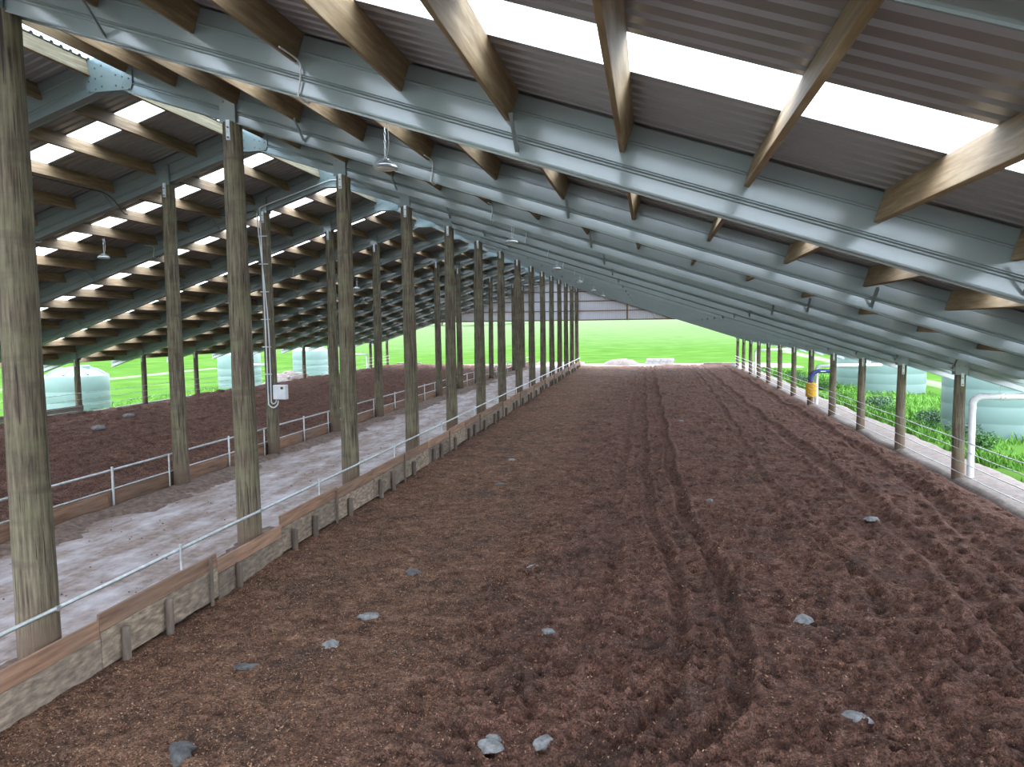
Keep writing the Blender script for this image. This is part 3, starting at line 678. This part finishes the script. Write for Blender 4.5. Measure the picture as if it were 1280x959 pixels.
# outer fences
for X_f, zs, lab, ks in ((XR - 0.19, (0.80, 0.57, 0.27, -0.01), 'four-strand steel rail fence on the right outer poles', (1, 15)), (XE + 0.18, (0.98, 0.70, 0.40), 'three-strand wire fence on the far left outer poles', (5, 15))):
    ft = thing('outer_fence', lab, 'fence', (X_f, 0, 0))
    for n_, z in enumerate(zs):
        pts = []
        for k in range(ks[0], ks[1] + 1):
            pts.append((0, FY(k), z)); 
            if k < ks[1]: pts.append((0, FY(k) + S / 2, z - 0.02))
        MB().tube(pts, 0.015 if n_ == 0 and X_f > 0 else 0.011, 6).build('rail', M_galv, ft)
# timber boards between the left outer poles
t = thing('board_barrier', 'grey weathered board barrier between two far left outer poles, by the first tank', 'barrier', (XE + 0.13, FY(5), 0))
for n_, z in enumerate((0.08, 0.32)): MB().box(-0.022, 0.022, -0.1, 4.6, z - 0.11, z + 0.115, 0.004).build('board', M_oldboard, t)
o = MB().box(-0.10, 0.10, 0, 40.5, -0.5, 0.10, 0.01).build('concrete_nib', M_conc, None, (XE - 0.05, FY(6) + 0.2, -0.02)); tag(o, 'pale low concrete nib along the base of the far left outer poles', 'kerb')
o = MB().box(-2.6, 0.3, -0.12, 0.12, -0.4, 0.32, 0.01).build('concrete_barrier', M_conc, None, (7.4, FY(15) + 1.6, -0.2)); tag(o, 'low grey concrete barrier at the far right corner of the barn', 'barrier')
o = MB().box(-1.2, 1.2, -0.12, 0.12, -0.4, 0.42, 0.01).build('concrete_barrier', M_conc, None, (-23.4, FY(15) + 1.3, -0.2)); tag(o, 'low grey concrete barrier at the far left corner of the barn', 'barrier')
o = MB().box(-0.6, 0.6, -0.4, 0.4, -0.1, 0.0, 0.01); t = thing('concrete_blocks', 'grey stack of concrete blocks on the gravel behind the bedding', 'blocks', (0.9, 77.6, -0.34))
for i in range(4):
    for j in range(2): MB().box(0, 0.66, -0.3, 0.3, 0, 0.31, 0.03).build('block', M_conc, t, (-1.4 + i * 0.69 + 0.1 * j, 0, j * 0.32 - 0.04))
def heap(name, x, y, rx_, ry_, h, m_, label, z0):
    xs = np.linspace(-rx_, rx_, 26); ys = np.linspace(-ry_, ry_, 20); A, B = np.meshgrid(xs, ys); q = (A / rx_) ** 2 + (B / ry_) ** 2
    Z = h * np.clip(1 - q, 0, 1) ** 0.8 * (1 + vnoise(A + x, B + y, 1.3, 71) * 0.9) + vnoise(A, B, 5, 72) * 0.08 - 0.12 * (q > 0.95)
    o = grid_obj(name, xs, ys, Z, m_); o.location = (x, y, z0); return tag(o, label, 'heap', kind='stuff')
heap('soil_heap', -2.9, 77.0, 1.9, 1.4, 0.62, M_gravel, 'pale brown heap of soil on the gravel beyond the right pen', -0.36)
heap('rubble_heap', -27.6, 54.5, 1.6, 3.4, 0.75, M_gravel, 'pale heap of rubble outside the far left outer poles', -0.50)
# loose timber on the rubble heap
for i, (dx, dy, rz, rx) in enumerate(((0.3, -0.6, 0.4, 0.1), (0.1, 1.0, -0.5, -0.12), (-0.3, 0.2, 1.2, 0.05))):
    o = MB().box(-0.06, 0.06, -1.1, 1.1, 0, 0.05, 0.004).build('loose_board', M_oldboard, None, (-27.5 + dx, 54.3 + dy, 0.16)); o.rotation_euler = (rx, 0, rz)
    tag(o, 'grey loose board lying on the rubble heap', 'board', 'loose boards on the rubble heap')

# ================================================================ ELECTRICS
def lamp(x, k, label):
    y = FY(k) + 2.25; zt = zb(x) + 0.30; zl = zb(x) - 0.235
    t = thing('pendant_lamp', label, 'lamp', (x, y, zl), 'round pendant lamps hanging from purlins')
    L = zt - zl
    mb = MB(); n = int((L - 0.12) / 0.05)
    for i in range(n):
        z = 0.13 + i * 0.05; a = (i % 2) * math.pi / 2
        ring = [(0.012 * math.cos(q) * math.cos(a), 0.012 * math.cos(q) * math.sin(a), z + 0.03 * math.sin(q)) for q in [j * math.pi / 3 for j in range(7)]]
        mb.tube(ring, 0.0045, 5, False)
    mb.tube([(0.04, 0, L), (0.05, 0.01, L * 0.6), (0.035, 0.01, 0.2), (0.01, 0, 0.10)], 0.006, 6)
    mb.build('chain', M_galv, t)
    mb = MB(); mb.lathe([(0.02, 0.12), (0.055, 0.11), (0.06, 0.055), (0.10, 0.045), (0.12, 0.035), (0.155, 0.02), (0.16, 0.0), (0.15, -0.012)], 28)
    for q in range(16):
        a = q * math.pi / 8; mb.add([(0.06 * math.cos(a), 0.06 * math.sin(a), 0.10), (0.145 * math.cos(a), 0.145 * math.sin(a), 0.05), (0.145 * math.cos(a), 0.145 * math.sin(a), 0.02), (0.06 * math.cos(a), 0.06 * math.sin(a), 0.05)], [(0, 1, 2, 3)])
    autosmooth(mb.build('housing', M_galv, t), 30)
    mb = MB(); mb.lathe([(0.135, -0.013), (0.13, -0.020), (0.06, -0.021), (0.04, -0.014)], 28); mb.build('lens', M_lens, t)
for k, lb in ((2, 'nearest round pendant lamp on a chain, hanging from the right roof slope'), (4, 'second round pendant lamp down the right roof slope'), (6, 'third round pendant lamp down the right roof slope'), (8, 'fourth round pendant lamp down the right roof slope'), (10, 'fifth round pendant lamp down the right roof slope'), (12, 'sixth round pendant lamp, farthest down the right roof slope')):
    lamp(-3.34, k - 1 if k == 2 else k - 1, lb)
for k, lb in ((4, 'nearest round pendant lamp on the left roof slope, beside the first pole'), (6, 'second round pendant lamp down the left roof slope'), (8, 'third round pendant lamp down the left roof slope'), (10, 'fourth round pendant lamp, farthest down the left roof slope')):
    lamp(-14.60, k - 1, lb)
def curve_pts(pts, n=6):
    pts = [Vector(p) for p in pts]; out = []
    P = [pts[0]] + pts + [pts[-1]]
    for i in range(1, len(P) - 2):
        for j in range(n):
            t = j / n; out.append(0.5 * ((2 * P[i]) + (P[i + 1] - P[i - 1]) * t + (2 * P[i - 1] - 5 * P[i] + 4 * P[i + 1] - P[i + 2]) * t * t + (-P[i - 1] + 3 * P[i] - 3 * P[i + 1] + P[i + 2]) * t ** 3))
    out.append(pts[-1]); return out
for side, x in ((1, -3.36), (-1, -14.62)):
    for k in range(1, 10):
        mb = MB(); z = zb(x); y = FY(k)
        mb.tube(curve_pts([(x + 0.03, y - 0.55, z + 0.285), (x + 0.03, y - 0.16, z + 0.285), (x + 0.03, y - 0.135, z + 0.15), (x, y - 0.125, z + 0.0), (x, y - 0.10, z - 0.03), (x, y + 0.10, z - 0.03), (x + 0.03, y + 0.14, z + 0.1), (x + 0.03, y + 0.16, z + 0.285), (x + 0.03, y + 0.5, z + 0.285)]), 0.009, 6)
        o = mb.build('lamp_cable', M_white, None)
        tag(o, 'thin white lamp cable looping under the %s steel frame, %s roof slope' % (ORD[k], 'right' if side > 0 else 'left'), 'cable', 'white lamp cables looping under the frames')
# black cable under a left purlin
mb = MB(); x = -12.43; z = zb(x) + 0.28; y3 = FY(3)
mb.tube(curve_pts([(x, FY(2) + 0.2, z), (x, FY(2) + 2.0, z - 0.01), (x, y3 - 0.9, z - 0.015), (x + 0.02, y3 - 0.45, z - 0.02), (x + 0.1, y3 - 0.2, z - 0.15), (x + 0.28, y3 - 0.12, z - 0.44), (x + 0.30, y3 + 0.0, z - 0.47)]), 0.013, 6)
tag(mb.build('black_cable', M_black), 'black cable sagging under a left purlin and down a rafter, top left', 'cable')
# conduit and switch box on the fourth far pole
yb = FY(4)
t = thing('switch_box', 'small white switch box fixed to the far kerb pole with the conduits', 'electrical box', (XB + 0.36, yb - 0.13, 1.87))
MB().box(-0.20, 0.20, -0.09, 0.09, -0.21, 0.21, 0.012).build('case', M_white, t)
MB().box(-0.185, 0.185, -0.10, -0.088, -0.195, 0.195, 0.004).build('lid', M_white, t)
MB().box(0.05, 0.13, -0.106, -0.098, 0.09, 0.16, 0.002).build('indicator', M_black, t)
t = thing('conduit', 'pair of white conduits running up the far kerb pole and along its rafter', 'conduit', (XB, yb, 0))
ys_ = yb - 0.20
MB().tube(curve_pts([(0.30, -0.18, 1.62), (0.27, -0.18, 1.50), (0.15, -0.19, 1.42), (0.02, -0.20, 1.50), (0.0, -0.20, 1.75), (-0.02, -0.19, 4.0), (-0.06, -0.17, 6.9), (-0.06, -0.17, 7.15), (0.05, -0.16, 7.26), (1.0, -0.15, 7.56), (1.9, -0.15, 7.84), (2.2, -0.15, 7.90), (2.5, -0.15, 7.86)], 8), 0.019, 8).build('conduit_pipe', M_white, t)
MB().tube(curve_pts([(0.24, -0.18, 1.62), (0.22, -0.18, 1.56), (0.15, -0.19, 1.52), (0.10, -0.20, 1.58), (0.09, -0.20, 1.80), (0.08, -0.19, 4.0), (0.03, -0.17, 6.6)], 8) if False else curve_pts([(0.24, -0.18, 1.64), (0.21, -0.18, 1.56), (0.14, -0.19, 1.53), (-0.11 + 0.2, -0.20, 1.60), (0.09, -0.20, 1.80), (-0.10 + 0.17, -0.19, 4.0), (-0.15, -0.17, 6.8), (-0.15, -0.17, 7.0)], 8), 0.017, 8).build('conduit_pipe', M_white, t)
for z in (2.4, 3.2, 4.0, 4.8, 5.6, 6.4): MB().box(-0.13, 0.13, -0.225, -0.165, z - 0.012, z + 0.012).build('saddle', M_galv, t)
mb = MB(); mb.tube(curve_pts([(-0.15, -0.17, 7.0), (-0.25, -0.17, 7.13), (-0.7, -0.18, 7.05), (-1.1, -0.6, 6.98), (-1.35, -2.0, 6.96), (-1.4, -4.0, 6.95)], 6), 0.012, 6)
mb.build('cable_tail', M_black, t)

# ================================================================ PLUMBING, TANKS, BRUSH
def downpipe(x, y, z0, zt, x2, label, r=0.082):
    t = thing('downpipe', label, 'pipe', (x, y, z0), 'white rainwater downpipes'); h = zt - z0
    s_ = 1 if x2 > x else -1
    autosmooth(MB().tube([(0, 0, -0.1), (0, 0, h - 0.22)], r, 16).build('upright', M_white, t))
    autosmooth(MB().tube([(s_ * 0.2 * (1 - math.cos(a)), 0, h - 0.22 + 0.2 * math.sin(a)) for a in [i * math.pi / 16 for i in range(9)]], r * 1.08, 16).build('elbow', M_white, t))
    autosmooth(MB().tube([(s_ * 0.2, 0, h - 0.02), (x2 - x, 0, h + 0.01)], r, 16).build('crosspipe', M_white, t))
    mb = MB()
    for dz in (h - 0.32,): mb.tube([(0, 0, dz), (0, 0, dz + 0.07)], r * 1.12, 16)
    for dx in (0.62, 0.72): mb.tube([(s_ * dx, 0, h - 0.018), (s_ * (dx + 0.05), 0, h - 0.018)], r * 1.12, 16)
    autosmooth(mb.build('collar', M_white, t))
    MB().tube([(s_ * 0.60, 0, h + 0.07), (s_ * 0.60, 0, h + 0.40)], 0.006, 6).build('hanger_wire', M_galv, t)
downpipe(7.96, FY(4) + 0.02, -0.33, 1.82, 11.3, 'white downpipe beside the nearest right pole, bending out to the big tank')
downpipe(7.95, FY(8) + 0.12, -0.33, 1.62, 10.9, 'white downpipe rising behind the yellow brush, in the right outer row')
downpipe(8.0, FY(13) + 0.1, -0.33, 1.62, 11.0, 'small white downpipe far down the right outer row')
downpipe(-25.55, FY(10) + 0.1, -0.5, 1.3, -27.2, 'white downpipe in the far left outer row, near the third tank')
downpipe(-25.55, FY(14) + 0.1, -0.5, 1.3, -27.2, 'farthest white downpipe in the far left outer row')
def tank(x, y, gz, r, h, label):
    t = thing('water_tank', label, 'tank', (x, y, gz), 'mint green rainwater tanks')
    pr_ = [(r * 0.985, 0.0)]
    for i in range(3): z = 0.5 + i * 0.6; pr_ += [(r, z), (r - 0.004, z + 0.02), (r - 0.004, z + 0.05), (r, z + 0.07)]
    pr_ += [(r, h - 0.15), (r - 0.03, h - 0.05), (r - 0.12, h)]
    autosmooth(MB().lathe(pr_, 56).build('body', M_tank, t), 30)
    autosmooth(MB().lathe([(r - 0.12, h), (r * 0.72, h + 0.20), (r * 0.45, h + 0.36), (r * 0.22, h + 0.42), (0.05, h + 0.43)], 56).build('dome', M_tank, t), 40)
    autosmooth(MB().lathe([(0.27, h + 0.34), (0.27, h + 0.47), (0.24, h + 0.50), (0.05, h + 0.51)], 28, (r * 0.35, 0, 0)).build('hatch', M_tank, t), 30)
    mb = MB()
    for q in range(8):
        a = q * math.pi / 4 + 0.3; ca, sa = math.cos(a), math.sin(a)
        mb.tube([((r - 0.12) * ca, (r - 0.12) * sa, h + 0.03), (r * 0.72 * ca, r * 0.72 * sa, h + 0.22), (r * 0.42 * ca, r * 0.42 * sa, h + 0.385)], 0.045, 8)
    autosmooth(mb.build('dome_rib', M_tank, t))
tank(-31.75, 37.3, -1.30, 1.66, 2.62, 'mint water tank on the far left, nearest one, behind the timber barrier')
tank(-34.5, 59.2, -1.30, 1.76, 2.95, 'mint water tank on the left, second one, seen past the second pole')
tank(-35.6, 75.3, -1.30, 1.85, 2.75, 'mint water tank on the left, farthest one, by the rubble heap')
tank(12.65, 30.6, -0.48, 1.85, 2.6, 'big mint water tank at the right edge behind the nearest downpipe')
tank(14.2, 48.4, -0.48, 1.80, 2.6, 'mint water tank outside the right eave, second one away')
tank(14.0, 53.6, -0.48, 1.80, 2.6, 'mint water tank outside the right eave, third and farthest one')
# marker post seen beside the big tank
t = thing('cow_brush', 'yellow scratching brush under a curved blue arm by the right outer row', 'brush', (7.62, FY(8) - 0.28, -0.25))
mb = MB(); mb.lathe([(0.10, 0.36), (0.235, 0.38), (0.25, 0.42), (0.24, 0.60), (0.25, 0.80), (0.25, 1.0), (0.235, 1.04), (0.10, 1.06)], 26); autosmooth(mb.build('bristles', M_yellow, t))
MB().tube([(0, 0, 0.30), (0, 0, 1.12)], 0.06, 12).build('shaft', M_black, t)
autosmooth(MB().tube(curve_pts([(0.0, 0, 1.10), (0.0, 0, 1.28), (0.10, 0.02, 1.50), (0.28, 0.05, 1.60), (0.55, 0.08, 1.61), (0.85, 0.10, 1.60)], 6), 0.095, 14).build('arm', M_blue, t))
MB().box(0.42, 0.66, -0.030, -0.012, 1.585, 1.625).build('marking', M_white, t)
MB().tube([(0.86, 0.10, 1.60), (0.90, 0.10, 1.60)], 0.10, 14).build('end_cap', M_blue, t)

# ================================================================ DUNG PATS, CHIPS
def pat(x, y, s_, dark, label, seed):
    r = random.Random(seed); n = 18; mb = MB(); vs = [(0, 0, 0.030)]; fs = []
    for j, (q, hz) in enumerate(((0.35, 0.032), (0.7, 0.020), (1.0, -0.03))):
        for k in range(n):
            a = 2 * math.pi * k / n; rad = s_ * q * (1 + 0.8 * mnoise.noise(Vector((math.cos(a) * 1.4 + seed, math.sin(a) * 1.4, q))))
            vs.append((rad * math.cos(a) * 1.25, rad * math.sin(a), hz + 0.012 * mnoise.noise(Vector((a * 3, q * 9, seed)))))
    for k in range(n): fs.append((0, 1 + k, 1 + (k + 1) % n))
    for j in range(2):
        for k in range(n): fs.append((1 + j * n + k, 1 + (j + 1) * n + k, 1 + (j + 1) * n + (k + 1) % n, 1 + j * n + (k + 1) % n))
    mb.add(vs, fs); o = mb.build('dung_pat', M_dung2 if dark else M_dung, None, (x, y, (max(bedz(x + a, y + b_) for a in (-0.07, 0, 0.07) for b_ in (-0.07, 0, 0.07)) + bedz(x, y)) / 2 + 0.005), True); o.rotation_euler = (0, 0, r.uniform(0, 6))
    tag(o, label, 'dung', 'dung pats on the bedding')
P = [(-1.92, 12.21, .12, 0, 'pale grey dung pat beyond the middle of the right pen, left of the ruts'), (2.02, 10.41, .115, 0, 'pale blue-grey dung pat alone right of the curved tyre rut'), (-3.92, 11.88, .14, 1, 'dark grey dung pat on the orange chips, farther of the left ones'),
     (-3.90, 9.82, .11, 0, 'small grey dung pat on the orange chips, left of centre'), (-4.03, 8.83, .12, 0, 'grey hollow-centred dung pat nearest the dark wet patch'), (-1.52, 6.87, .13, 0, 'pale crumbled dung pat at the bottom centre, left of a pair'),
     (-1.02, 7.02, .10, 0, 'flat pale dung pat at the bottom centre, right of a pair'), (2.04, 7.77, .095, 0, 'narrow pale grey dung pat at the bottom right'), (-4.43, 6.26, .14, 1, 'wide dark grey dung pat in the bottom left corner'),
     (-4.82, 8.07, .13, 1, 'dark dung pat on the chips close to the near kerb'), (-1.30, 9.53, .075, 0, 'tiny grey dung pat left of the inner tyre rut'), (1.31, 17.32, .085, 0, 'tiny pale dung pat far back beside the main rut'),
     (-3.81, 18.85, .16, 1, 'dark dung pat far back on the orange chips'), (-4.15, 22.4, .13, 0, 'grey dung pat farthest back on the orange chips'), (4.25, 15.6, .12, 0, 'pale grey dung pat right of centre far back'), (1.2, 31.0, .13, 0, 'pale speck of dung near the far end of the main rut')]
for i, (x, y, s_, d, lb) in enumerate(P): pat(x, y, s_, d, lb, i * 3 + 1)
for i, (x, y, lb) in enumerate(((-20.6, 25.2, 'small pale lump on the left pen bedding, nearer the camera'), (-22.2, 29.0, 'small pale lump on the left pen bedding, by the board barrier'))):
    o = MB().lathe([(0.2, -0.05), (0.26, 0.03), (0.2, 0.09), (0.05, 0.12)], 12).build('dung_pat', M_dung, None, (x, y, 0.04), True); tag(o, lb, 'dung', 'dung pats on the bedding')
# loose chips
g = np.random.default_rng(5); n = 12000
cy = 4.6 * (22 / 4.6) ** g.random(n); cx = -6.3 + 9.5 * g.random(n) ** 1.5
mb = MB(); V = []; F_ = []
for i in range(n):
    x, y = cx[i], cy[i]; z = bedz(x, y) + 0.004; a = g.uniform(0, 6.28); L = g.uniform(0.005, 0.016) * (0.6 + 0.05 * y); W = L * g.uniform(0.25, 0.5); t1, t2 = g.uniform(-0.008, 0.010, 2)
    u = (math.cos(a) * L, math.sin(a) * L); v_ = (-math.sin(a) * W, math.cos(a) * W); o = len(V)
    V += [(x - u[0] - v_[0], y - u[1] - v_[1], z + t1 + .003), (x + u[0] - v_[0], y + u[1] - v_[1], z + t2 + .003), (x + u[0] + v_[0], y + u[1] + v_[1], z + t2 + .007), (x - u[0] + v_[0], y - u[1] + v_[1], z + t1 + .007), (x, y, z - 0.01)]
    F_ += [(o, o + 1, o + 2, o + 3), (o, o + 4, o + 1), (o + 1, o + 4, o + 2), (o + 2, o + 4, o + 3), (o + 3, o + 4, o)]
mb.v = V; mb.f = F_
M_chips, nt, b = mat('scattered_chip_wood', rough=0.85)
c = ramp(nt, nse(nt, coords(nt), 30, 1), [(0.3, (0.10, 0.05, 0.035)), (0.55, (0.24, 0.125, 0.075)), (0.75, (0.40, 0.27, 0.17))]); nt.links.new(c, b.inputs['Base Color'])
tag(mb.build('wood_chips', M_chips), 'loose pale and orange wood chips scattered over the near bedding', 'wood chips', kind='stuff')
# stones and crumbs on the lane
mb = MB()
for i in range(260):
    x = g.uniform(-10.6, -6.8); y = 6 + 40 * g.random() ** 1.6; r_ = g.uniform(0.008, 0.028); o = len(mb.v)
    mb.add([(x - r_, y, 0), (x, y - r_, 0), (x + r_, y, 0), (x, y + r_, 0), (x, y, r_)], [(0, 1, 4), (1, 2, 4), (2, 3, 4), (3, 0, 4)])
tag(mb.build('dirt_crumbs', M_dirt), 'dark crumbs of dirt scattered on the concrete lane', 'dirt', kind='stuff')

# ================================================================ PLANTS OUTSIDE
def bush_mesh(seed, m_, n=900, w_=0.06, l_=0.13, tall=1.0):
    r = random.Random(seed); V = []; F_ = []
    lobes = [(r.uniform(-0.5, 0.5), r.uniform(-0.5, 0.5), r.uniform(0.15, 0.55) * tall, r.uniform(0.28, 0.5)) for _ in range(9)]
    for i in range(n):
        cx_, cy_, cz_, cr_ = lobes[i % 9]
        d = Vector((r.gauss(0, 1), r.gauss(0, 1), r.gauss(0, 1))).normalized() * cr_ * r.uniform(0.6, 1.05); p = Vector((cx_, cy_, cz_)) + d
        if p.z < 0: p.z = abs(p.z) * 0.5
        u = Vector((r.gauss(0, 1), r.gauss(0, 1), abs(r.gauss(0.7, 0.7)))).normalized() * l_ * r.uniform(0.6, 1.2); s2 = u.cross(Vector((r.gauss(0, 1), r.gauss(0, 1), 0.3))).normalized() * w_ * 0.5
        o = len(V); V += [p, p + u * 0.5 + s2, p + u, p + u * 0.5 - s2]; F_.append((o, o + 1, o + 2, o + 3))
    mb = MB(); mb.v = [tuple(p) for p in V]; mb.f = F_; lf = mb.mesh('leaves', m_)
    mb = MB()
    for lo in lobes: mb.tube([(lo[0] * 0.2, lo[1] * 0.2, -0.05), (lo[0] * 0.7, lo[1] * 0.7, lo[2] * 0.6), (lo[0], lo[1], lo[2] + lo[3] * 0.5)], [0.02, 0.014, 0.006], 5)
    return lf, mb.mesh('stem', M_sage)
BM = [bush_mesh(1, M_weed), bush_mesh(2, M_sage), bush_mesh(3, M_bright), bush_mesh(4, M_weed)]
def hz(x, y): return float(hterr(np.array([float(x)]), np.array([float(y)]))[0])
BU = [(11.2, 21.8, 1.0, 2, 'bright green weed clump in front of the big right tank, right of the downpipe'), (12.6, 24.5, .9, 2, 'bright green weed clump at the right edge, below the big tank'), (10.0, 25.8, .8, 0, 'dark green weed clump just left of the nearest right pole'), (10.7, 28.6, .9, 1, 'sage green weed clump left of the big right tank'),
      (9.9, 30.0, .65, 3, 'leafy green weed clump between the nearest two right poles'), (11.2, 33.0, .9, 1, 'grey-green weed clump behind the second right pole'), (10.2, 35.5, .7, 0, 'dark green weed clump right of the third right pole'), (11.0, 39.5, .9, 1, 'sage green weed clump below the second right tank'),
      (10.3, 43.0, .8, 2, 'bright green weed clump right of the yellow brush'), (10.5, 48.5, .9, 3, 'green weed clump left of the yellow brush'), (10.0, 53.0, .9, 1, 'grey-green weed clump farther back along the right fence'), (10.4, 59.0, .9, 0, 'green weed clump farthest back along the right fence'),
      (-28.6, 34.6, .75, 1, 'grey-green bush outside the far left fence, right of the first tank'), (-29.5, 44.0, .7, 0, 'green bush outside the far left fence beyond the second tank gap'), (-30.5, 52.0, .8, 1, 'sage bush outside the far left fence near the second tank'), (-28.5, 40.0, .4, 3, 'small green weed clump outside the far left fence')]
for i, (x, y, s_, b_, lb) in enumerate(BU):
    t = thing('weed_clump', lb, 'plant', (x, y, hz(x, y) - 0.03), 'weed clumps outside the barn'); t.scale = (s_, s_, s_ * 0.85); t.rotation_euler = (0, 0, i * 1.3)
    obj('leaves', BM[b_][0], t); obj('stem', BM[b_][1], t)
# rank grass along the right and left sides
def blades(name, n, fx, fy, hgt, label):
    g = np.random.default_rng(len(name) + n); V = []; F_ = []
    X = fx(g, n); Y = fy(g, n); Zg = hterr(X, Y); cl = vnoise(X, Y, 0.7, 81) + vnoise(X, Y, 2.2, 82) * 0.6
    ob = [(-31.75, 37.3, 1.8), (-34.5, 59.2, 1.9), (-35.6, 75.3, 2.0), (12.65, 30.6, 2.0), (14.2, 48.4, 1.95), (14.0, 53.6, 1.95)]
    for i in range(n):
        if cl[i] < -0.18: continue
        if any((X[i] - a) ** 2 + (Y[i] - b_) ** 2 < c_ * c_ for a, b_, c_ in ob): continue
        h = hgt * g.uniform(0.4, 1.2) * (0.6 + max(cl[i], -0.3)); a = g.uniform(0, 6.28); w2 = 0.012 + 0.0006 * Y[i]; lx, ly = g.normal(0, 0.35, 2) * h
        x, y, z = X[i], Y[i], Zg[i] - 0.02; ca, sa = math.cos(a) * w2, math.sin(a) * w2; o = len(V)
        V += [(x - ca, y - sa, z), (x + ca, y + sa, z), (x + lx * 0.4 + ca * 0.7, y + ly * 0.4 + sa * 0.7, z + h * 0.6), (x + lx * 0.4 - ca * 0.7, y + ly * 0.4 - sa * 0.7, z + h * 0.6), (x + lx, y + ly, z + h)]
        F_ += [(o, o + 1, o + 2, o + 3), (o + 3, o + 2, o + 4)]
    mb = MB(); mb.v = V; mb.f = F_; tag(mb.build(name, M_bright), label, 'grass', kind='stuff')
blades('rank_grass', 26000, lambda g, n: 9.1 + 7 * g.random(n) ** 1.3, lambda g, n: 15 * (70 / 15) ** g.random(n), 0.38, 'bright green rank grass growing outside the right fence')
blades('pasture_tufts', 9000, lambda g, n: -26.6 - 10 * g.random(n) ** 1.3, lambda g, n: g.uniform(24, 72, n), 0.30, 'bright green grass tufts outside the far left fence')
# hedge of pale trees far off on the left
def tree_mesh(seed):
    r = random.Random(seed); V = []; F_ = []
    for i in range(2200):
        d = Vector((r.gauss(0, 1), r.gauss(0, 1), r.gauss(0, 1))).normalized(); p = Vector((d.x * 3.2, d.y * 3.2, 4.0 + d.z * 2.6)) * 1.0; p *= 1 + 0.25 * mnoise.noise(d * 2 + Vector((seed, 0, 0)))
        u = Vector((r.gauss(0, 1), r.gauss(0, 1), r.gauss(0, 1))).normalized() * 0.4; s2 = u.cross(Vector((r.gauss(0, 1), 1, 0.3))).normalized() * 0.18
        o = len(V); V += [p, p + u * .5 + s2, p + u, p + u * .5 - s2]; F_.append((o, o + 1, o + 2, o + 3))
    mb = MB(); mb.v = [tuple(p) for p in V]; mb.f = F_; a = mb.mesh('crown', M_tree)
    return a, MB().tube([(0, 0, -0.5), (0.1, 0, 2), (0, 0.1, 4.5)], [0.3, 0.24, 0.12], 10).mesh('trunk', M_stake)
TM = [tree_mesh(1), tree_mesh(5)]
for i, (x, y) in enumerate(((-104, 232), (-92, 240), (-80, 236), (-68, 243), (-56, 240), (-44, 246))):
    t = thing('distant_tree', '%s of the far trees from the left, across the pasture beyond the barn' % ORD[i + 1], 'tree', (x, y, hz(x, y)), 'trees across the pasture'); t.scale = (1.2, 1.2, 1.0)
    obj('crown', TM[i % 2][0], t); obj('trunk', TM[i % 2][1], t)
